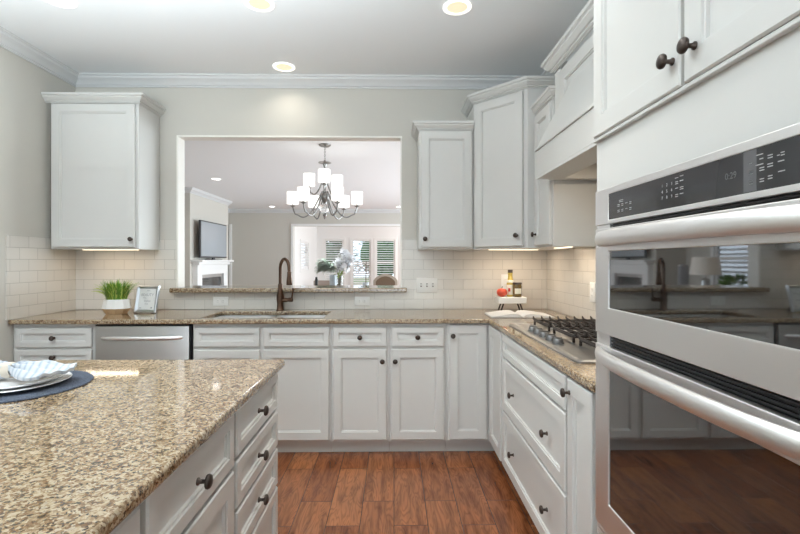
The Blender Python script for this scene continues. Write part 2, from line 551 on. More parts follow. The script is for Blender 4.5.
# cased pass-through
j = MB(); e = .012
j.box(OX0, OX0 + e, YB - .002, YB + .112, 1.0725, OZ1)
j.box(OX1 - e, OX1, YB - .002, YB + .112, 1.0725, OZ1)
j.box(OX0 + e, OX1 - e, YB - .002, YB + .112, OZ1 - e, OZ1)
struct('trim_1', j, 'jamb')


def crown_prof(top, drop, proj):
    return [(0, top), (proj, top), (proj, top - drop * .14), (proj * .86, top - drop * .2), (proj * .80, top - drop * .36), (proj * .55, top - drop * .52),
            (proj * .34, top - drop * .68), (proj * .26, top - drop * .82), (proj * .14, top - drop * .86), (proj * .14, top - drop), (0, top - drop)]


cp = crown_prof(CEIL, .082, .078)
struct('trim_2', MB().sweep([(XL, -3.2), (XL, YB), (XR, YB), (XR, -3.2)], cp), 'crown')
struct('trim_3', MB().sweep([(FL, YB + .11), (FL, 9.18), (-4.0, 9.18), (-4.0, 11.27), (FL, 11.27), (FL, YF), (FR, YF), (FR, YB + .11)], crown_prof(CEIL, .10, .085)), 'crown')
# casings in the family room
c = MB().box(-2.865, -2.80, YF - .03, YF, 0, 2.25); c.box(.9, .965, YF - .03, YF, 0, 2.25); c.box(-2.865, .965, YF - .03, YF, 2.25, 2.315)
struct('trim_4', c, 'trim')
struct('trim_5', MB().box(-4.58, -4.50, YF - .03, YF, 0, 2.3, .004), 'trim')
bp = lambda: None
b = MB().box(XL, XL + .015, -3.2, 2.9, 0, .13, .003)
struct('baseboard_left', b, 'trim')
struct('baseboard_far', MB().box(-4.48, -3.0, YF - .018, YF, 0, .14, .003), 'trim')

# tile
struct('trim_6', MB().plate([XL + .0085, OX0, OX1, XR - .0085], [.9025, 1.0345, 1.447], lambda i, j: not (i == 1 and j == 1), XZ, YB - .008, YB - .0005), 'tile_x')
struct('trim_7', MB().box(XL, XL + .008, 3.008, YB - .0005, .9025, 1.447), 'tile_y')
struct('trim_8', MB().box(XR - .008, XR, 1.425, YB - .0005, .9025, 1.447), 'tile_y')


# windows with plantation shutters
def shutter_window(name, F, w, z0, z1, tilt=18, lower=None, door=False):
    """F origin at the left bottom of the opening on the room face, n pointing into the room"""
    r = sroot(name)
    e = .075
    m = MB().plate([-e, 0, w, w + e], [z0 - (0 if door else e), z0, z1, z1 + e], lambda i, j: not (i == 1 and j == 1) and not (door and j == 0), lambda u, v, t: F(u, t, v), 0, .025)
    struct('casing', m, 'trim', r, bevel=.003)
    st = .055
    mid = (z0 + z1) / 2
    m = MB().plate([.004, st, w - st, w - .004], [z0 + .004, z0 + st, mid - .03, mid + .03, z1 - st, z1 - .004], lambda i, j: not (i == 1 and j in (1, 3)), lambda u, v, t: F(u, t, v), -.035, -.008)
    struct('shutter_frame', m, 'trim', r)
    m = MB()
    for k, (a, bb) in enumerate(((z0 + st, mid - .03), (mid + .03, z1 - st))):
        tl = lower if (k == 0 and lower is not None) else tilt
        n = max(3, round((bb - a) / .085)); p = (bb - a) / n
        ca, sa = math.cos(R(tl)) * .040, math.sin(R(tl)) * .040
        for i in range(n):
            z = a + p * (i + .5)
            m.loft([[F(u, -.02 - ca, z + sa - .004), F(u, -.02 - ca, z + sa + .004), F(u, -.02 + ca, z - sa + .004), F(u, -.02 + ca, z - sa - .004)] for u in (st, w - st)])
    struct('slats', m, 'trim', r)
    struct('pane', MB().fbox(F, 0, w, -.095, -.089, z0, z1), 'pane', r)
    return r


for k, (a, bb) in enumerate(WN):
    F = Frame((a, 17.3, 0), (1, 0, 0), (0, -1, 0))
    if k == 0: shutter_window('door_1', F, bb - a, .06, 2.07, 30, 60, door=True)
    else: shutter_window('window_%d' % k, F, bb - a, .38, 2.07, (12, 14, 14)[k - 1], (38, 12, 20)[k - 1])
shutter_window('window_4', Frame((-2.86, 15.55, 0), (0, -1, 0), (1, 0, 0)), 1.3, 1.0, 1.88, 55)
shutter_window('window_5', Frame((FL, 8.35, 0), (0, -1, 0), (1, 0, 0)), .9, .5, 2.15, 25)

# ------------------------------------------------------------------ kitchen cabinets
BACK = Frame((0, 3.065, 0), (1, 0, 0), (0, -1, 0))
RIGHT = Frame((.64, 0, 0), (0, 1, 0), (-1, 0, 0))
TOWER = Frame((.625, 0, 0), (0, 1, 0), (-1, 0, 0))
ISLE = Frame((-.457, 0, 0), (0, 1, 0), (1, 0, 0))


def knob(F, u, n, z, parent, s=1.0):
    ax = F.n
    prof = [(.0085, 0), (.0085, .003), (.0052, .006), (.0048, .016), (.008, .019), (.0155, .021), (.0165, .025), (.0145, .029), (.009, .0315), (.001, .0325)]
    return obj('knob', MB().lathe([(r * s, h * s) for r, h in prof], F(u, n, z), ax, 20), 'bronze', parent, smooth=50)


def door(F, u0, u1, z0, z1, root, kn=None, name='door', rail=.057, t=.02, raised=False):
    d = obj(name, MB().panel(F, u0, u1, z0, z1, t, rail, .0005, raised), 'cab', root)
    for k in (kn or []):
        knob(F, k[0], t + .0005, k[1], d)
    return d


def body_box(F, u0, u1, depth, z0, z1, root, hollow=False):
    m = MB()
    if hollow:
        e = .018
        m.fbox(F, u0, u0 + e, -depth, 0, z0, z1); m.fbox(F, u1 - e, u1, -depth, 0, z0, z1)
        m.fbox(F, u0 + e, u1 - e, -depth, 0, z0, z0 + e); m.fbox(F, u0 + e, u1 - e, -e, 0, z0 + e, z1)
    else:
        m.fbox(F, u0, u1, -depth, 0, z0, z1, .0015, 1)
    return obj('body', m, 'cab', root)


def base_cab(F, u0, u1, label, fronts, depth=.57, top=.8705, kick=.06, hollow=False, kick_range=None):
    c0 = F((u0 + u1) / 2, 0, 0)
    r = thing('base_cabinet', label, 'cabinet', c0)
    body_box(F, u0 + .0007, u1 - .0007, depth, .088, top, r, hollow)
    a, bb = kick_range or (u0 + .0007, u1 - .0007)
    obj('toe_kick', MB().fbox(F, a, bb, -kick - .02, -kick, .0005, .0875), 'cab', r)
    for f in fronts:
        door(F, f[1], f[2], f[3], f[4], r, f[5], f[0], rail=.035 if f[0] in ('drawer', 'false_front') and f[4] - f[3] < .18 else .052)
    return r


def kx(a, b): return (a + b) / 2


DZ, TZ = (.108, .70), (.72, .845)
base_cab(BACK, -2.476, -1.95, 'white drawer base cabinet at the left end of the back wall under the potted plant',
         [('drawer', -2.450, -1.962, z0, z1, [(-2.2, z)]) for z0, z1, z in ((.72, .845, .782), (.60, .705, .656), (.36, .585, .47), (.108, .345, .23))])
base_cab(BACK, -1.314, -.412, 'wide white sink base cabinet with two false drawer fronts, right of the dishwasher',
         [('false_front', -1.302, -.878, *TZ, None), ('false_front', -.851, -.425, *TZ, None),
          ('door', -1.302, -.878, *DZ, [(-.905, .625)]), ('door', -.851, -.425, *DZ, [(-.825, .625)])], hollow=True)
base_cab(BACK, -.412, -.032, 'white base cabinet with one drawer and a door whose knob is at the upper right',
         [('drawer', -.399, -.049, *TZ, [(-.222, .782)]), ('door', -.399, -.049, *DZ, [(-.076, .625)])])
base_cab(BACK, -.032, .344, 'white base cabinet with one drawer and a door whose knob is at the upper left',
         [('drawer', -.016, .328, *TZ, [(.155, .782)]), ('door', -.016, .328, *DZ, [(.008, .625)])])
# corner cabinet: two faces in an L
r = thing('corner_base_cabinet', 'white corner base cabinet with two full-height narrow doors meeting in the inner corner', 'cabinet', (.64, 3.065, 0))
m = MB().prism([(.345, 3.065), (.64, 3.065), (.64, 2.70), (1.2, 2.70), (1.2, 3.635), (.345, 3.635)], .088, .8705)
obj('body', m, 'cab', r)
m = MB().prism([(.345, 3.125), (.70, 3.125), (.70, 2.70), (.72, 2.70), (.72, 3.145), (.345, 3.145)], .0005, .0875)
obj('toe_kick', m, 'cab', r)
door(BACK, .361, .612, .108, .862, r, [(.385, .79)])
door(RIGHT, 2.712, 3.030, .108, .862, r)
# right run
base_cab(RIGHT, 1.667, 2.699, 'wide white three-drawer base cabinet under the gas cooktop',
         [('false_front', 1.677, 2.665, .737, .862, None),
          ('drawer', 1.677, 2.665, .437, .725, [(2.40, .583), (1.87, .583)]),
          ('drawer', 1.677, 2.665, .115, .425, [(2.40, .275), (1.87, .275)])], depth=.56)
base_cab(RIGHT, 1.424, 1.666, 'narrow white base cabinet with one tall door beside the wall oven tower',
         [('door', 1.452, 1.657, .115, .862, [(1.632, .815)])], depth=.56)


# upper cabinets
def cab_prof(top, d, p):
    return [(0, top), (p, top), (p, top - d * .26), (p * .80, top - d * .32), (p * .80, top - d * .46), (p * .48, top - d * .72),
            (p * .32, top - d * .74), (p * .32, top - d * .88), (p * .12, top - d * .92), (p * .12, top - d), (0, top - d)]


def upper_crown(path, top, root, proj=.048, drop=.062):
    obj('crown_moulding', MB().sweep(path, cab_prof(top, drop, proj)), 'cab', root, smooth=12)


r = thing('wall_cabinet', 'white single-door wall cabinet hanging above the potted plant on the left', 'cabinet', (-2.13, 3.5, 1.365))
obj('body', MB().box(-2.446, -1.825, 3.355, 3.6505, 1.365, 2.405, .0015, 1), 'cab', r)
UB = Frame((0, 3.355, 0), (1, 0, 0), (0, -1, 0))
door(UB, -2.430, -1.845, 1.378, 2.397, r, [(-1.864, 1.435)])
upper_crown([(-2.477, 3.352), (-1.823, 3.352), (-1.823, 3.6505)], 2.467, r)
r = thing('wall_cabinet', 'short white single-door wall cabinet between the pass-through and the corner cabinet', 'cabinet', (.37, 3.5, 1.365))
obj('body', MB().box(.182, .574, 3.355, 3.6505, 1.365, 2.225, .0015, 1), 'cab', r)
door(UB, .193, .562, 1.378, 2.215, r, [(.222, 1.438)])
upper_crown([(.182, 3.6505), (.182, 3.352), (.574, 3.352)], 2.280, r)
r = thing('corner_wall_cabinet', 'tall white diagonal wall cabinet in the corner above the bottles', 'cabinet', (.9, 3.4, 1.365))
pts = [(.576, 3.6505), (.576, 3.355), (.875, 3.032), (1.2055, 3.032), (1.2055, 3.6505)]
obj('body', MB().prism(pts, 1.365, 2.410), 'cab', r)
DG = Frame((.576, 3.355, 0), (.299, -.323, 0), (-.323, -.299, 0))
door(DG, .022, .412, 1.378, 2.400, r, [(.375, 1.45)])
upper_crown([(.576, 3.6505), (.576, 3.355), (.875, 3.032), (1.2055, 3.032)], 2.474, r)
r = thing('wall_cabinet', 'narrow white wall cabinet between the corner cabinet and the range hood', 'cabinet', (1.07, 2.86, 1.365))
obj('body', MB().box(.93, 1.2055, 2.702, 3.030, 1.365, 2.225, .0015, 1), 'cab', r)
UC = Frame((.93, 0, 0), (0, 1, 0), (-1, 0, 0))
door(UC, 2.716, 3.005, 1.378, 2.215, r, [(2.965, 1.45)])
upper_crown([(.93, 3.028), (.93, 2.702), (1.2055, 2.702)], 2.292, r, proj=.036, drop=.06)

# range hood
r = thing('range_hood', 'white wooden range hood with flared front above the gas cooktop', 'range hood', (1.0, 2.05, 1.75))
H0, H1 = 1.426, 2.674
obj('hood_cabinet', MB().box(.945, 1.2055, H0, H1, 1.928, 2.365), 'cab', r)
HF = Frame((.945, 0, 0), (0, 1, 0), (-1, 0, 0))
obj('front_panel', MB().panel(HF, 1.56, 2.595, 1.928, 2.345, .016, .07, .0005), 'cab', r)
obj('stile', MB().fbox(HF, 2.5955, H1, .0005, .0153, 1.928, 2.36), 'cab', r)
obj('stile', MB().fbox(HF, H0, 1.5595, .0005, .0153, 1.928, 2.36), 'cab', r)
m = MB()
m.loft([[Vector((.822, H0, 1.928)), Vector((.822, H1 - .002, 1.928)), Vector((.93, H1 - .002, 1.928)), Vector((.93, H0, 1.928))],
        [Vector((.922, 1.74, 2.215)), Vector((.922, 2.405, 2.215)), Vector((.940, 2.405, 2.215)), Vector((.940, 1.74, 2.215))]])
obj('flared_front', m, 'cab', r)
m = MB().plate([.82, .97, 1.17, 1.2055], [H0, 1.52, 2.635, H1], lambda i, j: not (i == 1 and j == 1), XYZ, 1.750, 1.766)
obj('bottom_rim', m, 'cab', r, bevel=.002)
m = MB().box(.82, .84, H0, H1, 1.766, 1.911, .001, 1)
m.box(.84, 1.2055, 2.636, H1, 1.766, 1.911); m.box(.84, 1.2055, H0, 1.52, 1.766, 1.911)
obj('band', m, 'cab', r)
obj('ledge_moulding', MB().box(.812, .93, H0, H1 + .004, 1.9115, 1.927, .004, 2), 'cab', r)
m = MB().box(.955, .97, 1.521, 2.635, 1.766, 1.884); m.box(1.17, 1.185, 1.521, 2.635, 1.766, 1.884)
m.box(.97, 1.17, 1.521, 2.635, 1.868, 1.884)
obj('liner', m, 'aluminium', r)
for y in (1.80, 2.33):
    obj('hood_lamp', MB().lathe([(.035, 0), (.035, .006), (.03, .008)], (1.07, y, 1.8595), n=20), 'strip', r)
upper_crown([(1.0, H1), (.93, H1), (.93, H0)], 2.44, r, proj=.062, drop=.075)
for y in (1.80, 2.33):
    area('hood_light', (1.07, y, 1.85), (0, 0, 0), .06, .06, .7, (1, .85, .66))

# oven tower
r = thing('oven_tower_cabinet', 'tall white cabinet tower enclosing the double wall oven at right', 'cabinet', (.9, .975, 0))
T0, T1 = .53, 1.422
m = MB()
m.box(.625, 1.205, T1 - .02, T1, .088, 2.41); m.box(.625, 1.205, T0, T0 + .02, .088, 2.41)
m.box(.625, 1.205, T0 + .02, T1 - .02, 1.492, 2.41); m.box(.625, 1.205, T0 + .02, T1 - .02, .088, .455)
obj('body', m, 'cab', r)
obj('toe_kick', MB().box(.685, .70, T0, T1, .0005, .0875), 'cab', r)
door(TOWER, .980, 1.408, 1.652, 2.40, r, [(1.003, 1.714)], t=.018)
door(TOWER, .545, .966, 1.652, 2.40, r, [(.928, 1.714)], t=.018)
obj('light_rail', MB().box(.6115, .6245, T0, T1, 1.6405, 1.6512, .002, 1), 'cab', r)
door(TOWER, .545, 1.408, .115, .445, r, [(1.2, .28), (.75, .28)], name='drawer', t=.018)
upper_crown([(.864, T1), (.625, T1), (.625, T0)], 2.467, r)

# double wall oven
OV0, OV1 = .58, 1.388
r = thing('wall_oven', 'stainless steel double wall oven built into the white tower', 'oven', (.9, .984, .46))
OF = Frame((.6245, 0, 0), (0, 1, 0), (-1, 0, 0))    # n=.0195 is the steel face
N = .0195
obj('oven_body', MB().box(.626, 1.15, .56, 1.395, .462, 1.485), 'black', r)
FZ = lambda u, v, t: OF(u, t, v)
W0, W1 = .665, 1.304
cp_ = obj('control_panel', MB().plate([OV0, W0, W1, OV1], [1.385, 1.3965, 1.469, 1.487], lambda i, j: not (i == 1 and j == 1), FZ, .0005, N), 'steel', r, bevel=.0015)
gl = obj('control_glass', MB().fbox(OF, W0, W1, .0005, N - .0015, 1.3965, 1.469), 'panel_glass', r)
obj('key_field', MB().fbox(OF, .768, .797, N - .0014, N - .001, 1.398, 1.468), 'panel_grey', gl)
m = MB()
Fk = Frame((.6245, 0, 0), (0, -1, 0), (-1, 0, 0))   # reading direction for someone facing the oven
keys = ['123', '456', '789']
for a in range(3):
    for c_ in range(3):
        m.text(keys[a][c_], .0095, Fk, -(1.042 - c_ * .018), 1.449 - a * .0137, N - .0014)
obj('keypad_digits', m, 'mark', gl, smooth=0)


def bars(m, y, z, w, n=1):
    for q in range(n):
        m.fbox(OF, y - w / 2, y + w / 2, N - .0014, N - .0010, z - q * .0042 - .0008, z - q * .0042 + .0008)


m = MB()
for a in range(3):
    for c_, w in ((0, .010), (1, .012)):
        bars(m, .988 - c_ * .017, 1.450 - a * .0137, w, 2 if (a + c_) % 2 == 0 else 1)
bars(m, .988, 1.4585, .012); bars(m, .971, 1.4600, .012)
obj('keypad_labels', m, 'mark', gl, smooth=0)
m = MB()
for a in range(2):
    for c_ in range(4):
        bars(m, 1.246 - c_ * .021, 1.432 - a * .0150, .010 if c_ % 2 else .012, 2 if c_ in (0, 1, 3) else 1)
bars(m, 1.232, 1.443, .022, 2)
obj('left_key_labels', m, 'mark', gl, smooth=0)
m = MB()
for (y, z, w, n) in ((.781, 1.446, .007, 1), (.780, 1.432, .009, 2), (.780, 1.415, .008, 2), (.762, 1.4565, .015, 1), (.758, 1.449, .008, 1), (.762, 1.440, .016, 1),
                     (.757, 1.434, .010, 2), (.757, 1.4155, .009, 2), (.740, 1.451, .010, 2), (.740, 1.437, .011, 2), (.740, 1.4175, .009, 2),
                     (.724, 1.447, .005, 1), (.716, 1.450, .007, 2), (.719, 1.437, .012, 1), (.718, 1.421, .013, 1)):
    bars(m, y, z, w, n)
obj('right_key_labels', m, 'mark', gl, smooth=0)
m = MB().text('0:29', .017, Fk, -.828, 1.433, N - .0014)
obj('clock_digits', m, 'display', gl, smooth=0)


def vent(z0, z1, n):
    m = MB().fbox(OF, OV0 + .01, 1.310, .0003, .003, z0, z1)
    for k in range(n):
        z = z0 + (z1 - z0) * (k + .5) / n
        m.fbox(OF, OV0 + .015, 1.308, .003, .010, z - .0014, z + .0014)
    return m


obj('vent', vent(1.376, 1.384, 1), 'black', r)
obj('side_trim', MB().fbox(OF, 1.3105, OV1, .0005, .012, 1.3745, 1.3845), 'steel', r)
obj('side_trim', MB().fbox(OF, 1.3105, OV1, .0005, .012, 1.0365, 1.0695), 'steel', r)
obj('vent', vent(1.040, 1.067, 3), 'black', r)


def bow_handle(F, u0, u1, z, out, root, mat='steel_h', rv=.021, rh=.012, base=N):
    pts, rad = [], []
    n = 26
    for k in range(n + 1):
        s_ = k / n
        e_ = min(s_, 1 - s_)
        o = base + (out - base) * (1 - math.exp(-e_ * 11)) + .010 * math.sin(math.pi * s_)
        pts.append(F(u0 + (u1 - u0) * s_, o - rh * .6, z))
        rad.append(1.0 if e_ > .03 else .72 + .28 * e_ / .03)
    m = MB()
    L = []
    for i, p in enumerate(pts):
        t = (pts[min(i + 1, n)] - pts[max(i - 1, 0)]).normalized()
        a = Vector((0, 0, 1)); b_ = t.cross(a)
        L.append([p + a * math.cos(2 * math.pi * k / 20) * rv * rad[i] + b_ * math.sin(2 * math.pi * k / 20) * rh * rad[i] for k in range(20)])
    m.loft(L)
    return obj('handle', m, mat, root, smooth=60)


def oven_door(z0, z1, w0, w1, hz):
    d = obj('oven_door', MB().plate([OV0, W0, W1, OV1], [z0, w0, w1, z1], lambda i, j: not (i == 1 and j == 1), FZ, .0005, N), 'steel', r, bevel=.0025)
    obj('window', MB().fbox(OF, W0, W1, .0005, N - .0035, w0, w1), 'glass_black', d)
    bow_handle(OF, OV0 + .02, OV1 - .012, hz, .058, d)
    return d


oven_door(1.070, 1.374, 1.147, 1.308, 1.343)
oven_door(.504, 1.036, .590, .974, 1.012)
m = MB()
for k in range(3): m.fbox(OF, OV0 + .004, OV1 - .004, .0005, .016, .465 + k * .013, .473 + k * .013, .001, 1)
obj('lower_grille', m, 'steel', r)

# dishwasher
r = thing('dishwasher', 'stainless steel dishwasher with bar handle between white base cabinets', 'dishwasher', (-1.632, 3.3, 0))
obj('dishwasher_body', MB().box(-1.94, -1.324, 3.068, 3.62, .088, .868), 'black', r)
obj('door', MB().fbox(BACK, -1.935, -1.332, .0, .024, .11, .856, .003, 2), 'steel_dw', r)
obj('control_strip', MB().fbox(BACK, -1.935, -1.332, .0, .020, .8575, .866), 'black', r)
obj('toe_panel', MB().box(-1.94, -1.324, 3.125, 3.14, .0005, .0875), 'black', r)
bow_handle(BACK, -1.895, -1.375, .782, .050, r, rv=.013, rh=.009, base=.024)

# ------------------------------------------------------------------ worktops
xs = [XL + .002, -1.285, -.475, .615, XR - .009]
ys = [1.424, 3.022, 3.115, 3.505, YB - .009]
fl = lambda i, j: (j >= 1 or i == 3) and not (i == 1 and j == 2)
o = obj('countertop', MB().plate(xs, ys, fl, XYZ, .8715, .902), 'granite', bevel=.007)
tag(o, 'L-shaped speckled tan granite worktop along the back and right walls', 'countertop')
xs = [-1.722, OX0 + .0005, OX1 - .0005, .10]
ys = [3.585, YB - .0085, YB + .1115, 3.98]
o = obj('bar_ledge', MB().plate(xs, ys, lambda i, j: i == 1 or j != 1, XYZ, 1.037, 1.072), 'granite', bevel=.008)
tag(o, 'raised speckled granite ledge running through the bottom of the pass-through', 'countertop')

# sink
r = thing('kitchen_sink', 'stainless double-bowl undermount sink in the granite below the faucet', 'sink', (-.88, 3.31, .70))


def rrect(x0, x1, y0, y1, rd, z, n=5):
    P_ = []
    for cx_, cy_, a0 in ((x1 - rd, y1 - rd, 0), (x0 + rd, y1 - rd, 90), (x0 + rd, y0 + rd, 180), (x1 - rd, y0 + rd, 270)):
        for k in range(n + 1):
            a = R(a0 + 90 * k / n)
            P_.append(Vector((cx_ + rd * math.cos(a), cy_ + rd * math.sin(a), z)))
    return P_


def bowl(x0, x1, y0, y1):
    z = .8705
    R_ = [rrect(x0 - .012, x1 + .012, y0 - .012, y1 + .012, .05, z), rrect(x0, x1, y0, y1, .05, z), rrect(x0, x1, y0, y1, .05, .72), rrect(x0 + .03, x1 - .03, y0 + .03, y1 - .03, .04, .70),
          rrect(x0 + .03, x1 - .03, y0 + .03, y1 - .03, .04, .698), rrect(x0 - .002, x1 + .002, y0 - .002, y1 + .002, .05, .718), rrect(x0 - .002, x1 + .002, y0 - .002, y1 + .002, .05, z - .002), rrect(x0 - .012, x1 + .012, y0 - .012, y1 + .012, .05, z - .002)]
    m = MB()
    m.loft(R_[:4], cap=False); m.bm.faces.new([v for v in m.bm.verts][-24:])
    m.loft(R_[4:], cap=False)
    return m


for (a, bb) in ((-1.290, -.885), (-.865, -.470)):
    bw = obj('bowl', bowl(a, bb, 3.11, 3.51), 'sink', r, smooth=50)
    obj('drain', MB().lathe([(.045, 0), (.045, .004), (.03, .006), (.028, .002), (.001, .001)], ((a + bb) / 2, 3.31, .7005)), 'sink', bw)

# faucet
fx, fy = -.868, 3.565
r = thing('kitchen_faucet', 'oil-rubbed bronze gooseneck faucet standing behind the sink', 'faucet', (fx, fy, .9025))
m = MB().lathe([(.031, 0), (.031, .006), (.026, .012), (.024, .05), (.028, .085), (.027, .12), (.020, .15), (.017, .19), (.0175, .20), (.013, .205)], (fx, fy, .9025))
obj('faucet_body', m, 'faucet', r, smooth=50)
dx, dy = .72, -.69
pts = [(fx, fy, 1.10)] + [(fx, fy, 1.14 + .02 * k) for k in range(5)]
for k in range(1, 15):
    a = math.pi * k / 15
    q = .059 * (1 - math.cos(a))
    pts.append((fx + dx * q, fy + dy * q, 1.22 + .075 * math.sin(a)))
q = .118
pts += [(fx + dx * (q + .001), fy + dy * (q + .001), 1.215), (fx + dx * (q + .003), fy + dy * (q + .003), 1.20)]
obj('spout', MB().tube(pts, .0125, 14), 'faucet', r, smooth=60)
e_ = Vector(pts[-1])
obj('spray_head', MB().lathe([(.014, 0), (.016, .004), (.0165, .03), (.021, .065), (.0225, .095), (.020, .10), (.012, .101)], e_, (0.02, -.05, -1)), 'faucet', r, smooth=50)
obj('side_valve', MB().lathe([(.015, 0), (.016, .03), (.014, .04), (.017, .05), (.018, .075), (.010, .08)], (fx + .02, fy - .005, .98), (1, -.1, .08)), 'faucet', r, smooth=50)
obj('lever', MB().tube([(fx + .085, fy - .012, .985), (fx + .092, fy - .012, 1.01), (fx + .098, fy - .013, 1.05), (fx + .098, fy - .013, 1.075)], [.009, .007, .006, .0075], 10), 'faucet', r, smooth=60)


# outlets and switches
def outlet(F, u, z, w, h, label, kind, cat='outlet'):
    nm = 'light_switch_plate' if cat == 'switch' else 'wall_outlet'
    r = thing(nm, label, cat, F(u, 0, z))
    obj('cover_plate', MB().fbox(F, u - w / 2, u + w / 2, .0004, .006, z - h / 2, z + h / 2, .0025, 2), 'plate_w', r)
    if kind == 'h' or kind == 'v':
        s_ = 1 if kind == 'h' else 0
        for d in (-.02, .02):
            uu, zz = (u + d, z) if s_ else (u, z + d)
            s1 = obj('socket', MB().lathe([(.0165, 0), (.0165, .0015), (.015, .002)], F(uu, .0062, zz), F.n, 20), 'plate_w', r)
            m = MB()
            for e2 in (-.006, .006):
                a, b_ = (uu, zz + e2) if s_ else (uu + e2, zz)
                m.fbox(F, a - (.004 if s_ else .001), a + (.004 if s_ else .001), .0083, .0087, b_ - (.001 if s_ else .004), b_ + (.001 if s_ else .004))
            obj('slot', m, 'slot', s1)
    else:
        for k in range(3):
            uu = u + (k - 1) * .046
            if kind == 's' :
                obj('toggle', MB().fbox(F, uu - .005, uu + .005, .0062, .016, z - .004, z + .008, .001, 1), 'plate_w', r)
                obj('toggle_slot', MB().fbox(F, uu - .0065, uu + .0065, .0061, .0068, z - .014, z + .014), 'slot', r)
    return r


TB = Frame((0, YB - .008, 0), (1, 0, 0), (0, -1, 0))
TR = Frame((XR - .008, 0, 0), (0, 1, 0), (-1, 0, 0))
outlet(TB, -1.351, .966, .118, .070, 'white horizontal outlet on the tile left of the faucet', 'h')
outlet(TB, -.250, .966, .118, .070, 'white horizontal outlet on the tile right of the faucet', 'h')
outlet(TB, .259, 1.090, .165, .118, 'white triple switch plate on the tile under the short wall cabinet', 's', 'switch')
outlet(TB, .880, 1.115, .072, .118, 'white upright outlet behind the bottles on the back tile', 'v')
outlet(TR, 2.80, 1.09, .074, .118, 'white upright outlet on the right wall tile behind the cooktop', 'v')


# under-cabinet lights
def ucl(x0, x1, y0, y1, label, power, axis):
    o = obj('under_cabinet_light', MB().box(x0, x1, y0, y1, 1.3595, 1.3645, .001, 1), 'strip')
    tag(o, label, 'light', 'under-cabinet light strips')
    sx, sy = x1 - x0, y1 - y0
    area('under_cabinet_glow', ((x0 + x1) / 2, (y0 + y1) / 2, 1.358), (0, 0, 0), sx, sy, power * .42, (1, .82, .62))


ucl(-2.30, -1.90, 3.47, 3.50, 'warm light strip under the wall cabinet at the left', 1.3, 0)
ucl(.70, 1.06, 3.40, 3.43, 'warm light strip under the diagonal corner wall cabinet', 2.6, 0)
ucl(1.03, 1.06, 2.74, 2.98, 'warm light strip under the narrow cabinet beside the range hood', 1.7, 1)

# ------------------------------------------------------------------ gas cooktop
r = thing('gas_cooktop', 'stainless steel five-burner gas cooktop with black grates set in the granite', 'cooktop', (.92, 2.21, .902))
C0, C1, CX0, CX1 = 1.70, 2.725, .672, 1.165
m = MB()
m.loft([rrect(CX0, CX1, C0, C1, .02, .9022), rrect(CX0, CX1, C0, C1, .02, .908), rrect(CX0 + .012, CX1 - .008, C0 + .008, C1 - .008, .016, .914), rrect(CX0 + .03, CX1 - .02, C0 + .02, C1 - .02, .014, .9125), rrect(CX0 + .034, CX1 - .024, C0 + .024, C1 - .024, .014, .910)])
obj('tray', m, 'tray', r)
for y in (2.46, 2.365, 2.27, 2.175, 2.08):
    k = obj('control_knob', MB().lathe([(.027, 0), (.027, .004), (.0235, .006), (.0225, .017), (.019, .021), (.001, .0215)], (.738, y, .9105)), 'knob_g', r, smooth=45)
    obj('knob_grip', MB().box(.738 - .0185, .738 + .0185, y - .0045, y + .0045, .929, .938, .002, 1), 'knob_g', k)
burn = [(.90, 2.56, .8), (1.06, 2.56, .9), (.97, 2.21, 1.25), (.90, 1.86, .9), (1.06, 1.86, .8)]
for x, y, s_ in burn:
    b_ = obj('burner', MB().lathe([(.05 * s_, 0), (.05 * s_, .004), (.038 * s_, .010), (.036 * s_, .012)], (x, y, .9105)), 'steel_h', r)
    obj('burner_cap', MB().lathe([(.034 * s_, 0), (.036 * s_, .004), (.03 * s_, .008), (.001, .0085)], (x, y, .923)), 'iron', b_)
gz = .943
for g0, g1 in ((2.395, 2.700), (2.060, 2.375), (1.725, 2.040)):
    m = MB()
    x0, x1 = .812, 1.148
    h = .0050
    for y in (g0 + .03, (g0 + g1) / 2, g1 - .03): m.box(x0, x1, y - h, y + h, gz - .012, gz, .002, 1)
    for x in (x0, x1): m.box(x - h, x + h, g0 + .026, g1 - .026, gz - .012, gz - .0005, .002, 1)
    for k in range(8):      # fingers running front to back with upturned tips
        x = x0 + (x1 - x0) * k / 7
        m.loft([[Vector((x - h * .7, yy, gz - .010 + dz)), Vector((x + h * .7, yy, gz - .010 + dz)), Vector((x + h * .5, yy, gz + .003 + dz)), Vector((x - h * .5, yy, gz + .003 + dz))]
                for yy, dz in ((g0, .013), (g0 + .028, .002), (g1 - .028, .002), (g1, .013))])
    for x in (x0, x1):
        for y in (g0 + .03, g1 - .03):
            m.box(x - h, x + h, y - h, y + h, .9112, gz - .011)
    obj('grate', m, 'iron', r)

# ------------------------------------------------------------------ island
def isle_cab(u0, u1, label, fronts):
    rr = thing('island_cabinet', label, 'cabinet', (-.9, (u0 + u1) / 2, 0))
    obj('body', MB().fbox(ISLE, u0 + .0007, u1 - .0007, -.645, 0, .088, .8705, .0015, 1), 'cab', rr)
    obj('toe_kick', MB().fbox(ISLE, u0 + .0007, u1 - .0007, -.07, -.055, .0005, .0875), 'cab', rr)
    for f in fronts:
        door(ISLE, f[1], f[2], f[3], f[4], rr, f[5], f[0], rail=.034 if f[0] == 'drawer' else .052)


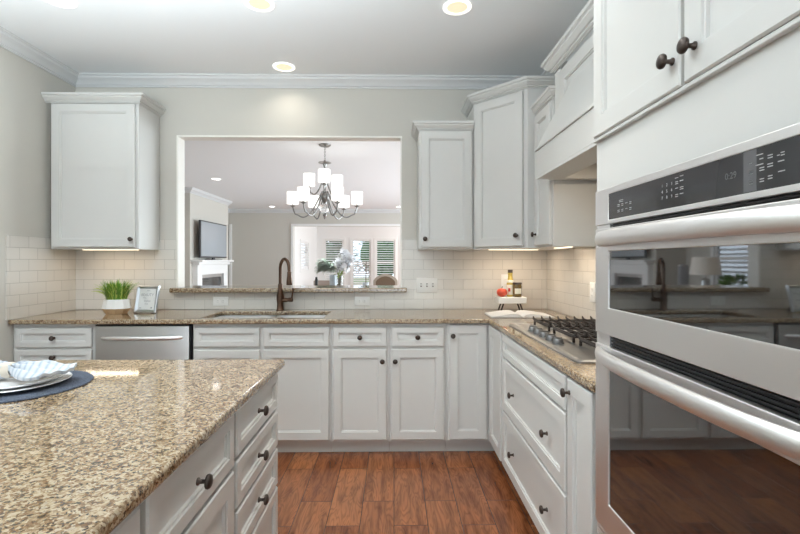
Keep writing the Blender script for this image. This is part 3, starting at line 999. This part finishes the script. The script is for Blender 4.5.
isle_cab(1.292, 1.765, 'white island cabinet with a stack of four drawers at the far end',
         [('drawer', 1.303, 1.757, a, b_, [(1.505, (a + b_) / 2)]) for a, b_ in ((.732, .864), (.588, .720), (.445, .577), (.115, .433))])
isle_cab(.822, 1.290, 'white island cabinet with one drawer over a door, nearer than the drawer stack',
         [('drawer', .832, 1.280, .718, .864, [(1.04, .790)]), ('door', .832, 1.280, .115, .706, [(.88, .63)])])
isle_cab(.352, .820, 'white island cabinet nearest the viewer, only its top corner in view',
         [('drawer', .362, .810, .715, .858, [(.58, .785)]), ('door', .362, .810, .115, .703, [(.76, .63)])])
isle_cab(-.95, .350, 'white island cabinet continuing below the near end of the island top',
         [('drawer', -.94, .340, .715, .858, [(-.3, .785)])])
o = obj('island_countertop', MB().box(-1.395, -.420, -1.0, 1.803, .8715, .902), 'granite', bevel=.009)
tag(o, 'large speckled tan granite top of the kitchen island in the foreground', 'countertop')

# ------------------------------------------------------------------ small things on the worktops
random.seed(4)
px_, py_ = -1.985, 3.36
r = thing('potted_plant', 'bright green grassy artificial plant in a white and tan faceted pot', 'plant', (px_, py_, .9023))
ng = 10
prof = [(.070, 0), (.098, .040), (.096, .046), (.084, .102), (.080, .105), (.074, .100), (.072, .085)]
L = [[Vector((px_ + math.cos(2 * math.pi * k / ng) * q, py_ + math.sin(2 * math.pi * k / ng) * q * .82, .9025 + h)) for k in range(ng)] for q, h in prof]
pot = obj('pot', MB().loft(L[1:]), 'pot_w', r, smooth=15)
obj('pot_base', MB().loft(L[:2]), 'pot_t', r, smooth=15)
obj('soil', MB().lathe([(.060, 0), (.058, .004)], (px_, py_, .988), n=16), 'soil', r)


def blades(n, seedv, rmax, hmin, hmax, wid, lean):
    rd = random.Random(seedv); m = MB()
    for i in range(n):
        a = rd.uniform(0, 2 * math.pi); q = rmax * math.sqrt(rd.random())
        bx, by = px_ + q * math.cos(a), py_ + q * math.sin(a) * .8
        h = rd.uniform(hmin, hmax); l = lean * rd.uniform(.3, 1.2) * (.3 + q / rmax)
        dx_, dy_ = math.cos(a + rd.uniform(-.5, .5)), math.sin(a + rd.uniform(-.5, .5))
        w = wid * rd.uniform(.7, 1.2)
        L = []
        for k in range(6):
            s_ = k / 5
            c = Vector((bx + dx_ * l * s_ ** 1.8, by + dy_ * l * s_ ** 1.8, .99 + h * (s_ - .22 * s_ ** 3 * (l / .1))))
            ww = w * (1 - s_ ** 2.2) + .0004
            t = Vector((-dy_, dx_, 0)) * ww
            nn = Vector((dx_, dy_, 0)) * .0005
            L.append([c - t, c + nn, c + t, c - nn])
        m.loft(L)
    return m


obj('grass_blades', blades(230, 1, .064, .09, .175, .0055, .06), 'leaf', r)
obj('light_blades', blades(95, 2, .068, .10, .175, .0036, .08), 'leaf2', r)
m = MB()
for (ex, ey, ez, w) in ((-.175, -.01, .075, .004), (-.15, -.03, .095, .004), (-.13, .02, .11, .004), (.10, -.02, .10, .004), (-.165, .02, .062, .0035)):
    m.tube([(px_ + ex * s_, py_ + ey * s_, .99 + ez * math.sin(s_ * 1.9)) for s_ in (0.2, .4, .6, .8, 1.0)], [w * .5, w, w, w * .8, w * .2], 6, (1, .3))
obj('arching_blades', m, 'leaf2', r)

# framed sign
r = thing('framed_sign', 'small silver framed sign with lettering leaning beside the potted plant', 'sign', (-1.80, 3.40, .9023), R(-10))
SF = Frame((0, 0, 0), (1, 0, 0), (0, -1, .0))
w, h = .175, .195
tilt = .20


class TiltF(Frame):
    def __init__(s): pass

    def __call__(s, u, n, z):
        return Vector((u, -n + z * tilt, z + n * tilt * .3 + .002))


TF = TiltF()
m = MB()
rings = [(0, 0), (0, .012), (.006, .016), (.020, .008), (.024, .006)]
L = [[TF(-w / 2 + i, n, i), TF(w / 2 - i, n, i), TF(w / 2 - i, n, h - i), TF(-w / 2 + i, n, h - i)] for i, n in rings]
m.loft(L, cap=False)
m.bm.faces.new(m.bm.verts[:4][::-1])
m.fbox(TF, -w / 2, w / 2, -.003, 0, 0, h)
obj('frame', m, 'frame_s', r, local=True)
obj('print', MB().fbox(TF, -w / 2 + .022, w / 2 - .022, .001, .0065, .022, h - .022), 'paper', r, local=True)
for txt, size, u, z in (('AND', .012, .005, .158), ('BEAUTY', .028, 0, .128), ('is the', .012, -.020, .107), ('kitchen', .018, .005, .085), ('home', .012, 0, .064)):
    obj('lettering', MB().text(txt, size, TF, u, z, .0068), 'ink', r, local=True, smooth=0)
obj('printed_square', MB().fbox(TF, -.052, -.038, .0066, .007, .032, .037), 'ink', r, local=True)
obj('printed_square', MB().fbox(TF, .038, .050, .0066, .007, .032, .042), 'ink', r, local=True)
m = MB().fbox(TF, -.03, .03, -.006, -.003, .01, .15)
m.loft([[Vector((-.02, .03, .11)), Vector((.02, .03, .11)), Vector((.02, .034, .11)), Vector((-.02, .034, .11))], [Vector((-.02, .085, .0)), Vector((.02, .085, .0)), Vector((.02, .089, .0)), Vector((-.02, .089, .0))]])
obj('easel_back', m, 'charcoal', r, local=True)

# riser stand with apple, bottle, jar
sx, sy = .880, 3.50
r = thing('display_stand', 'small white wooden riser with dark metal legs in the counter corner', 'stand', (sx, sy, .9023))
obj('stand_top', MB().box(sx - .106, sx + .106, sy - .062, sy + .062, .962, 1.010, .003, 1), 'woodwhite', r)
for a, b_ in ((-1, -1), (1, -1), (-1, 1), (1, 1)):
    x, y = sx + a * .062, sy + b_ * .042
    obj('leg', MB().tube([(x, y, .9615), (x + a * .020, y, .9055)], .0060, 8), 'iron', r)
r = thing('red_pumpkin', 'small round red-orange pumpkin ornament on the left of the white riser', 'ornament', (sx - .068, sy - .012, 1.0103))
m = MB(); L = []
for i in range(13):
    th = math.pi * i / 12
    L.append([Vector((sx - .068 + math.cos(a) * q, sy - .012 + math.sin(a) * q, 1.0105 + .034 - .034 * math.cos(th) * (1 - .12 * math.sin(th) ** 0 * (1 if i > 9 else 0))))
              for a, q in ((2 * math.pi * k / 32, (.0005 + .040 * math.sin(th)) * (1 - .07 * abs(math.cos(4 * 2 * math.pi * k / 32)))) for k in range(32))])
m.loft(L)
obj('pumpkin_body', m, 'red', r, smooth=60)
obj('stem', MB().tube([(sx - .068, sy - .012, 1.070), (sx - .067, sy - .012, 1.082), (sx - .063, sy - .012, 1.088)], [.005, .0035, .004], 8), 'stem', r)
bx, by = sx + .002, sy + .015
r = thing('oil_bottle', 'tall slim glass bottle of yellow dressing standing behind the squat jar', 'bottle', (bx, by, 1.0103))
obj('bottle_glass', MB().lathe([(.022, 0), (.026, .004), (.026, .105), (.024, .12), (.018, .14), (.0165, .165), (.0175, .168), (.0175, .18)], (bx, by, 1.0105)), 'oil', r, smooth=50)
obj('cap', MB().lathe([(.0185, 0), (.0185, .022), (.016, .024)], (bx, by, 1.1905)), 'lid_d', r)
obj('neck_label', MB().lathe([(.0272, 0), (.0245, .018)], (bx, by, 1.1175)), 'label', r)
obj('label_band', MB().lathe([(.0266, 0), (.0266, .075)], (bx, by, 1.025), cap=False), 'label', r)
obj('label_badge', MB().box(bx - .022, bx - .006, by - .0285, by - .0255, 1.05, 1.075), 'label_r', r)
jx, jy = sx + .045, sy - .022
r = thing('condiment_jar', 'squat olive-brown glass jar with dark lid and cream label on the riser', 'jar', (jx, jy, 1.0103))
obj('jar_glass', MB().lathe([(.030, 0), (.034, .004), (.034, .080), (.031, .090), (.031, .094)], (jx, jy, 1.0105)), 'olive', r, smooth=50)
obj('lid', MB().lathe([(.034, 0), (.034, .012), (.032, .014)], (jx, jy, 1.1047)), 'lid_d', r)
m = MB(); L = []
for z in (1.035, 1.075):
    L.append([Vector((jx + math.sin(a) * .0347, jy - math.cos(a) * .0347, z)) for a in [R(-45 + 9 * k) for k in range(11)]] + [Vector((jx + math.sin(a) * .0342, jy - math.cos(a) * .0342, z)) for a in [R(45 - 9 * k) for k in range(11)]])
m.loft(L)
obj('jar_label', m, 'label', r)

# open cookbook
r = thing('open_book', 'open white-paged cookbook lying on the corner of the worktop', 'book', (.86, 3.20, .9025), R(-2))
for s_ in (-1, 1):
    m = MB(); L = []
    for k in range(11):
        q = k / 10
        x = s_ * (.003 + .205 * q)
        top = .004 + .020 * math.sin(math.pi * min(1, q * 1.0) ** .55) * (1 - q * .35) + .003
        L.append([Vector((x, -.13, .004)), Vector((x, .13, .004)), Vector((x, .13, top)), Vector((x, -.13, top))])
    m.loft(L)
    obj('page_block', m, 'paper', r, local=True, smooth=50)
    m = MB()
    for k in range(7):
        m.box(s_ * .04 if s_ > 0 else -.18, s_ * .18 if s_ > 0 else -.04, -.08 + k * .028, -.076 + k * .028, .0, .0001)
    m.bm.free()
obj('cover', MB().box(-.214, .214, -.135, .135, 0, .0035, .001, 1), 'frame_s', r, local=True)

# place setting on the island
cx_, cy_ = -1.137, 1.415
o = obj('placemat', MB().lathe([(.195, 0), (.197, .002), (.195, .0045), (.05, .0048), (.001, .0048)], (cx_, cy_, .9025), n=64), 'mat')
tag(o, 'round navy woven placemat at the far left of the island', 'placemat')


def plate(z, rad, label, name):
    o = obj(name, MB().lathe([(rad * .55, 0), (rad * .6, .0015), (rad * .97, .0090), (rad, .0115), (rad * .985, .0135), (rad * .93, .0115), (rad * .66, .0065), (.001, .0050)], (cx_, cy_, z), n=64), 'china', smooth=50)
    return tag(o, label, 'plate')


plate(.9078, .140, 'large white dinner plate lying directly on the navy placemat', 'dinner_plate')
plate(.9152, .122, 'smaller white plate stacked on the dinner plate under the napkin', 'salad_plate')
r = thing('striped_napkin', 'white and pale blue striped cloth napkin gathered through a beige ring', 'napkin', (cx_ - .02, cy_, .9385))
rr = random.Random(3)


def napkin_half(s_):
    """a gathered fan of cloth leaving the ring: a pleated sheet that is folded back under itself"""
    m = MB(); L = []
    for i in range(22):
        q = i / 21
        hw = .016 + .066 * min(1, q * 1.7) ** .85
        pl = (.0100 * (1 - q) + .0028) * (1 if q > .03 else .8)
        end = .012 * math.sin(9 * q)
        top, bot = [], []
        n = 40
        for k in range(n + 1):
            t = k / n * 2 - 1
            ph = t * 13 + .8 * math.sin(q * 5 + s_)
            x = s_ * (.004 + .170 * q * (1 - .10 * abs(t) ** 2.2) + .006 * math.sin(t * 4 + 1) * q)
            z = .015 + .010 * math.sin(math.pi * min(1, q * 1.3)) * (1 - t * t) + pl * math.sin(ph) - .003 * q + .002 * math.sin(x * 90)
            top.append(Vector((x, t * hw + .006 * math.sin(q * 4 + s_), z + .005)))
            bot.append(Vector((x, t * hw + .006 * math.sin(q * 4 + s_), z - .004 - .010 * (1 - t * t) * (1 - q))))
        L.append(top + bot[::-1])
    m.loft(L)
    return m


obj('napkin_cloth', napkin_half(1), 'napkin', r, local=True, smooth=60)
obj('napkin_cloth', napkin_half(-1), 'napkin', r, local=True, smooth=60)
m = MB()
L = []
for x, q in ((-.016, .020), (-.016, .0235), (0, .0255), (.016, .0235), (.016, .020), (-.016, .020)):
    L.append([Vector((x, math.cos(2 * math.pi * k / 24) * q, .014 + math.sin(2 * math.pi * k / 24) * q * .95)) for k in range(24)])
m.loft(L, cap=False)
obj('napkin_ring', m, 'ring', r, local=True, smooth=60)


# ------------------------------------------------------------------ ceiling lights
def can(x, y, label, proto=None, mat='lens'):
    r = thing('recessed_light', label, 'ceiling light', (x, y, CEIL), 0, 'recessed ceiling lights')
    m = MB(); L = []
    for q, h in ((.078, -.0005), (.080, -.006), (.074, -.008), (.060, -.005), (.058, -.0006)):
        L.append([Vector((math.cos(2 * math.pi * k / 32) * q, math.sin(2 * math.pi * k / 32) * q, h)) for k in range(32)])
    m.loft(L, cap=False)
    obj('trim_ring', m, 'ringw', r, local=True)
    obj('lens', MB().lathe([(.058, -.0045), (.050, -.0035), (.001, -.003)], (0, 0, 0), n=32), mat, r, local=True)
    return r


kit = [(-.812, 3.446, 'round recessed ceiling light nearest the pass-through'),
       (-.748, 2.60, 'round recessed ceiling light at the top edge of the picture, left of the middle'),
       (.357, 2.62, 'round recessed ceiling light at the top edge of the picture, towards the right cabinets'),
       (-1.834, 2.58, 'white-glowing recessed ceiling light near the top left corner')]
for i, (x, y, l) in enumerate(kit):
    can(x, y, l, mat='lens' if i < 3 else 'lens_w')
    area('ceiling_can_glow', (x, y, CEIL - .012), (0, 0, 0), .10, .10, .8, (1, .92, .80), 130)
for x, y in ((-1.2, .9), (.2, .9), (-.5, -.9)):
    area('ceiling_can_glow', (x, y, CEIL - .012), (0, 0, 0), .10, .10, .6, (1, .92, .80), 150)
area('ceiling_can_glow', (.12, 1.75, CEIL - .012), (0, 0, 0), .10, .10, 4.5, (1, .94, .86), 100)  # added fill with no fixture, lights the island side
for x, y, l in ((-3.11, 8.18, 'recessed ceiling light beyond the pass-through, above the fireplace side'),
                (-3.21, 12.3, 'small far recessed ceiling light near the family room back wall, left of the chandelier'),
                (.132, 12.3, 'small far recessed ceiling light seen at the right edge of the pass-through')):
    can(x, y, l, mat='lens_w')
area('family_can_glow', (-3.11, 8.18, CEIL - .012), (0, 0, 0), .10, .10, 5, (1, .95, .88), 150)

# ------------------------------------------------------------------ chandelier
hx, hy = -.853, 5.75
r = thing('chandelier', 'two-tier nine-light nickel chandelier with white drum shades seen through the pass-through', 'chandelier', (hx, hy, CEIL))
obj('canopy', MB().lathe([(.075, 0), (.073, -.012), (.05, -.026), (.012, -.032)], (hx, hy, CEIL - .0005)), 'nickel', r)
m = MB()
for k in range(9):
    z = 2.685 - k * .021
    ax = Vector((1, 0, 0)) if k % 2 else Vector((0, 1, 0))
    m.tube([Vector((hx, hy, z)) + ax * math.cos(t) * .008 + Vector((0, 0, 1)) * math.sin(t) * .014 for t in [2 * math.pi * q / 10 for q in range(11)]], .0025, 6)
obj('chain', m, 'nickel', r)
obj('upper_dish', MB().lathe([(.012, .03), (.02, .012), (.078, .006), (.080, 0), (.06, -.008), (.024, -.014), (.016, -.05)], (hx, hy, 2.49)), 'nickel', r, smooth=50)
obj('stem', MB().lathe([(.012, 0), (.012, -.14), (.030, -.17), (.034, -.20), (.018, -.24), (.014, -.30), (.04, -.33), (.058, -.36), (.05, -.40), (.026, -.43), (.020, -.46)], (hx, hy, 2.445)), 'nickel', r, smooth=50)
obj('glass_bowl', MB().lathe([(.022, 0), (.055, -.02), (.068, -.055), (.055, -.095), (.02, -.115)], (hx, hy, 1.985)), 'clear', r, smooth=60)
obj('finial', MB().lathe([(.010, 0), (.022, -.012), (.024, -.03), (.012, -.045), (.016, -.055), (.001, -.075)], (hx, hy, 1.868)), 'nickel', r, smooth=50)


def chand_light(ang, rad, zs, z_in, dip):
    ca, sa = math.cos(ang), -math.sin(ang)
    zb = zs - .085
    pts = []
    for k in range(19):
        s_ = k / 18
        q = .03 + (rad - .03) * (s_ ** .9)
        z = (1 - s_) ** 2 * z_in + 2 * s_ * (1 - s_) * (dip) + s_ ** 2 * (zb - .035)
        if s_ > .8: q = rad - (1 - s_) * rad * .45
        pts.append((hx + ca * q, hy + sa * q, z))
    a = obj('arm', MB().tube(pts, .009, 8), 'nickel', r, smooth=60)
    obj('cup', MB().lathe([(.006, -.04), (.018, -.03), (.034, -.022), (.034, -.017), (.012, -.012), (.012, .0)], (hx + ca * rad, hy + sa * rad, zb)), 'nickel', a, smooth=50)
    m = MB(); L = []
    for q, z in ((.020, 0), (.069, 0), (.071, .008), (.071, .152), (.068, .152), (.067, .010), (.020, .006)):
        L.append([Vector((hx + ca * rad + math.cos(2 * math.pi * k / 24) * q, hy + sa * rad + math.sin(2 * math.pi * k / 24) * q, zb + z)) for k in range(24)])
    m.loft(L, cap=False)
    obj('shade', m, 'shade', a, smooth=50)


for d in (0, 60, 120, 180, 240, 300): chand_light(R(d), .395, 2.065, 2.14, 1.62)
for d in (84, 198, 308): chand_light(R(d), .215, 2.30, 2.27, 2.00)
area('chandelier_glow', (hx, hy, 1.70), (0, 0, 0), .5, .5, 10, (.95, .98, 1))

# ------------------------------------------------------------------ beyond the pass-through
r = thing('fireplace_mantel', 'white fireplace with moulded mantel shelf on the family room chimney wall', 'fireplace', (-3.9, 10.2, 0))
obj('mantel_shelf', MB().box(-3.999, -3.76, 9.19, 10.99, 1.262, 1.300, .006, 2), 'trim', r)
obj('bed_moulding', MB().box(-3.999, -3.84, 9.24, 10.96, 1.200, 1.261, .012, 2), 'trim', r)
obj('frieze', MB().box(-3.999, -3.89, 9.28, 10.93, 1.00, 1.199, .003, 1), 'trim', r)
for a in (9.28, 10.71): obj('pilaster', MB().box(-3.999, -3.89, a, a + .22, 0.001, .999, .004, 1), 'trim', r)
m = MB().plate([9.502, 9.57, 10.64, 10.708], [.001, .10, .93, .998], lambda i, j: not (i == 1 and j == 1), YZ, -3.998, -3.93)
obj('surround', m, 'steel_dw', r)
obj('firebox_doors', MB().box(-3.998, -3.96, 9.572, 10.638, .102, .928), 'firebox', r)
r = thing('television', 'flat television standing on the white fireplace mantel', 'television', (-3.86, 10.04, 1.3005))
obj('bezel', MB().box(-.03, .01, -.72, .72, .045, .80, .006, 2), 'charcoal', r, local=True)
obj('screen', MB().box(.0105, .013, -.695, .695, .075, .778), 'screen', r, local=True)
obj('stand', MB().box(-.09, .07, -.28, .28, .0005, .012, .003, 1).box(-.03, .0, -.06, .06, .012, .05), 'charcoal', r, local=True)

# side table, lamp, plant and armchair that show in the oven glass
r = thing('side_table', 'dark wooden side table carrying the lamp, seen in the oven glass', 'table', (-3.25, 6.6, 0))
obj('table_top', MB().box(-3.53, -2.97, 6.35, 6.85, .61, .64, .005, 2), 'wood_d', r)
for a in (-3.49, -3.01):
    for b_ in (6.39, 6.81): obj('leg', MB().cyl((a, b_, .001), (a, b_, .61), .015, .02, 10), 'wood_d', r)
r = thing('table_lamp', 'table lamp with pale drum shade and ribbed glass base, seen in the oven glass', 'lamp', (-3.25, 6.6, .641))
obj('lamp_base', MB().lathe([(.07, 0), (.07, .015), (.05, .02), (.055, .03), (.055, .36), (.045, .38), (.012, .39), (.010, .50)], (-3.25, 6.6, .6415), n=12), 'frame_s', r, smooth=10)
m = MB(); L = []
for q, z in ((.20, 1.085), (.165, 1.335), (.162, 1.335), (.197, 1.087)):
    L.append([Vector((-3.25 + math.cos(2 * math.pi * k / 32) * q, 6.6 + math.sin(2 * math.pi * k / 32) * q, z)) for k in range(32)])
m.loft(L, cap=False)
obj('lamp_shade', m, 'linen', r)
r = thing('armchair', 'tall-backed grey armchair by the side window, seen in the oven glass', 'armchair', (-3.95, 7.65, 0), R(-60))
obj('seat', MB().box(-.35, .35, -.35, .30, .15, .45, .04, 3), 'grey_fab', r, local=True)
obj('backrest', MB().box(-.34, .34, .24, .38, .40, 1.22, .05, 3), 'grey_fab', r, local=True)
for a in (-.40, .29): obj('armrest', MB().box(a, a + .11, -.33, .30, .20, .66, .04, 3), 'grey_fab', r, local=True)
for a in (-.3, .3):
    for b_ in (-.28, .28): obj('leg', MB().cyl((a, b_, .001), (a, b_, .16), .018, .025, 8), 'wood_d', r, local=True)
r = thing('leafy_plant', 'round green leafy plant on a pedestal near the side window, seen in the oven glass', 'plant', (-3.05, 5.75, 0))
obj('pedestal', MB().lathe([(.16, .001), (.16, .03), (.05, .06), (.05, .66), (.14, .69), (.14, .71)], (-3.05, 5.75, 0)), 'wood_d', r, smooth=50)
obj('pot', MB().lathe([(.08, .7105), (.11, .84), (.10, .84), (.09, .82)], (-3.05, 5.75, 0)), 'pot_w', r, smooth=50)
m = MB(); rd = random.Random(8)
for i in range(260):
    v = Vector((rd.gauss(0, 1), rd.gauss(0, 1), rd.gauss(0, 1))).normalized() * rd.uniform(.07, .15)
    c = Vector((-3.05, 5.75, .95)) + v
    t = v.cross(Vector((rd.random(), rd.random(), rd.random()))).normalized() * .022
    u_ = v.normalized() * .03 + Vector((0, 0, .01))
    m.loft([[c - t * .2, c + t * .2, c + t * .2 + Vector((0, 0, .001)), c - t * .2 + Vector((0, 0, .001))], [c - t + u_, c + t + u_, c + t + u_ + Vector((0, 0, .001)), c - t + u_ + Vector((0, 0, .001))],
            [c - t * .1 + u_ * 2, c + t * .1 + u_ * 2, c + t * .1 + u_ * 2 + Vector((0, 0, .001)), c - t * .1 + u_ * 2 + Vector((0, 0, .001))]])
obj('leaves', m, 'leaf', r)

# dining table with the arrangement
r = thing('dining_table', 'round dark dining table below the chandelier', 'table', (-.80, 5.85, 0))
obj('table_top', MB().lathe([(.57, 0), (.60, .008), (.60, .03), (.59, .035), (.001, .035)], (-.80, 5.85, .725), n=48), 'wood_d', r)
obj('pedestal', MB().lathe([(.30, 0), (.30, .04), (.08, .08), (.06, .3), (.09, .5), (.06, .66), (.16, .7245)], (-.80, 5.85, .001), n=24), 'wood_d', r, smooth=50)
vx, vy, vz = -.672, 5.76, .7605
r = thing('flower_vase', 'clear glass vase of large white flowers and silvery green foliage', 'vase', (vx, vy, vz))
obj('vase_glass', MB().lathe([(.036, 0), (.038, .01), (.036, .20), (.045, .34), (.042, .34), (.033, .20), (.034, .012), (.001, .010)], (vx, vy, vz)), 'clear', r, smooth=60)
m = MB()
for k in range(7):
    a = k * .9
    m.tube([(vx + .02 * math.cos(a), vy + .02 * math.sin(a), vz + .02), (vx + .015 * math.cos(a + 2), vy + .015 * math.sin(a + 2), vz + .34), (vx + .06 * math.cos(a + 2), vy + .06 * math.sin(a + 2), vz + .45)], .005, 6)
obj('flower_stems', m, 'greenstem', r)


def leaf_card(m, c, d, l, w, cup=.2):
    d = Vector(d).normalized(); s_ = d.cross(Vector((.1, .2, 1))).normalized(); n_ = s_.cross(d)
    L = []
    for k in range(5):
        q = k / 4
        ww = w * math.sin(math.pi * min(.97, q * .9 + .08))
        p = Vector(c) + d * l * q - n_ * cup * l * q * q
        L.append([p - s_ * ww, p + n_ * .0015 - s_ * 0, p + s_ * ww, p - n_ * .0015])
    m.loft(L)


rd = random.Random(11)
m = MB()
for (ox, oz) in ((.01, .50), (.09, .53), (.045, .61), (-.02, .46), (.11, .46), (.04, .43), (.07, .58), (.13, .54)):
    c = Vector((vx + ox, vy - .05 + rd.uniform(-.04, .04), vz + oz))
    for k in range(8):
        a = 2 * math.pi * k / 8 + rd.random()
        leaf_card(m, c, (math.cos(a), -.35, math.sin(a)), .088, .034, .25)
    for k in range(5):
        a = 2 * math.pi * k / 5
        leaf_card(m, c, (math.cos(a) * .6, -.9, math.sin(a) * .6), .045, .018, .2)
obj('white_blossoms', m, 'petal', r)
m = MB()
for k in range(330):
    b_ = Vector((vx - .04, vy, vz + .40)); sp = rd.random()
    a = rd.uniform(-.15, .75)
    c = b_ + Vector((-math.cos(a) * sp * .21, rd.uniform(-.09, .06), math.sin(a) * sp * .16 + .02))
    leaf_card(m, c, (-math.cos(a) + rd.uniform(-.5, .5), rd.uniform(-.6, .3), math.sin(a) + rd.uniform(-.6, .6)), .068, .015, .3)
obj('silvery_foliage', m, 'silver_leaf', r)
m = MB()
for k in range(14):
    leaf_card(m, (vx + rd.uniform(-.03, .03), vy - .03, vz + .36 + rd.uniform(-.02, .06)), (rd.uniform(-1, 1), -.5, rd.uniform(-.3, .5)), .07, .012, .3)
obj('green_leaves', m, 'greenstem', r)
o = obj('ceramic_vase', MB().lathe([(.04, 0), (.048, .02), (.044, .22), (.046, .34), (.042, .345), (.038, .30), (.001, .29)], (-.765, 5.86, .7605)), 'bluegrey', smooth=50)
tag(o, 'plain pale blue-grey vase standing left of the flower vase', 'vase')
r = thing('candle_bottle', 'slim black bottle at the left end of the dining table objects', 'bottle', (-.965, 5.80, .7605))
obj('bottle_body', MB().lathe([(.017, 0), (.018, .005), (.018, .29), (.014, .30), (.013, .32)], (-.965, 5.80, .7605), n=14), 'black', r, smooth=50)
r = thing('twig_pot', 'small grey pot holding one dark upright twig, right of the flowers', 'pot', (-.355, 5.85, .7605))
obj('pot', MB().lathe([(.030, 0), (.038, .02), (.040, .25), (.036, .25), (.033, .20), (.001, .19)], (-.355, 5.85, .7605)), 'bluegrey', r, smooth=50)
m = MB().tube([(-.355, 5.85, .955), (-.352, 5.85, 1.10), (-.350, 5.85, 1.27)], .006, 6)
for z, dx_ in ((1.12, .05), (1.17, -.045), (1.20, .045), (1.23, -.03)): m.tube([(-.352, 5.85, z), (-.352 + dx_ * .6, 5.85, z + .01), (-.352 + dx_, 5.85, z + .03)], .004, 5)
obj('twig', m, 'wood_d', r)

r = thing('dining_chair', 'brown upholstered dining chair with arched pale wood back near the far windows', 'chair', (-.165, 9.0, 0))


def arch(w, z0, z1, z2, n=14):
    pts = [(-w, z0)]
    for k in range(n + 1):
        x = -w + 2 * w * k / n
        pts.append((x, z1 + (z2 - z1) * math.cos(math.pi / 2 * x / w) ** .7 if abs(x) < w - 1e-6 else z1))
    pts.append((w, z0))
    return pts


ao, ai = arch(.235, .50, .90, 1.03), arch(.185, .55, .88, .985)
m = MB(); m.loft([[Vector((x, -.035, z)) for x, z in ao], [Vector((x, .02, z)) for x, z in ao]])
obj('back_frame', m, 'oak_d', r, local=True)
m = MB(); m.loft([[Vector((x, -.050, z)) for x, z in ai], [Vector((x, -.0355, z)) for x, z in ai]])
obj('back_cushion', m, 'brown_fab', r, local=True)
obj('seat', MB().box(-.24, .24, -.46, .02, .42, .495, .02, 2), 'brown_fab', r, local=True)
for a in (-.21, .21):
    for b_ in (-.43, -.01): obj('leg', MB().cyl((a, b_, .001), (a, b_, .42), .016, .024, 8), 'oak_d', r, local=True)
r = thing('lounge_chair', 'low taupe lounge chair in the sunroom left of the flower vase', 'chair', (-2.30, 15.2, 0), R(180))
obj('seat', MB().box(-.28, .28, -.35, .25, .14, .40, .04, 3), 'taupe', r, local=True)
obj('backrest', MB().box(-.27, .27, .20, .32, .36, .66, .04, 3), 'taupe', r, local=True)
for a in (-.24, .24):
    for b_ in (-.3, .25): obj('leg', MB().cyl((a, b_, .001), (a, b_, .15), .015, .02, 8), 'wood_d', r, local=True)

# garden outside
struct('lawn', MB().box(-14, 14, 17.5, 40, -.3, -.1), 'lawn')
rd = random.Random(5)
for i, (x, y, s_, l) in enumerate(((-2.9, 21.5, 1.0, 'dark green shrub outside behind the left sunroom door'), (-.6, 25.6, 1.35, 'dark green shrub outside the middle shuttered window'), (1.5, 21.6, 1.1, 'dark green shrub outside the right shuttered window'))):
    m = MB()
    for k in range(520):
        v = Vector((rd.gauss(0, 1), rd.gauss(0, 1), rd.gauss(0, 1))).normalized()
        v = Vector((v.x * 1.25, v.y * .8, v.z * 1.15)) * s_ * rd.uniform(.7, 1.0)
        leaf_card(m, Vector((x, y, 1.25 * s_ - .05)) + v, v + Vector((0, 0, .4)), .26, .07, .3)
    m.sphere((x, y, 1.25 * s_ - .05), .8 * s_, (1.2, .8, 1.15))
    tag(obj('garden_shrub', m, 'hedge'), l, 'shrub', 'shrubs outside the sunroom')
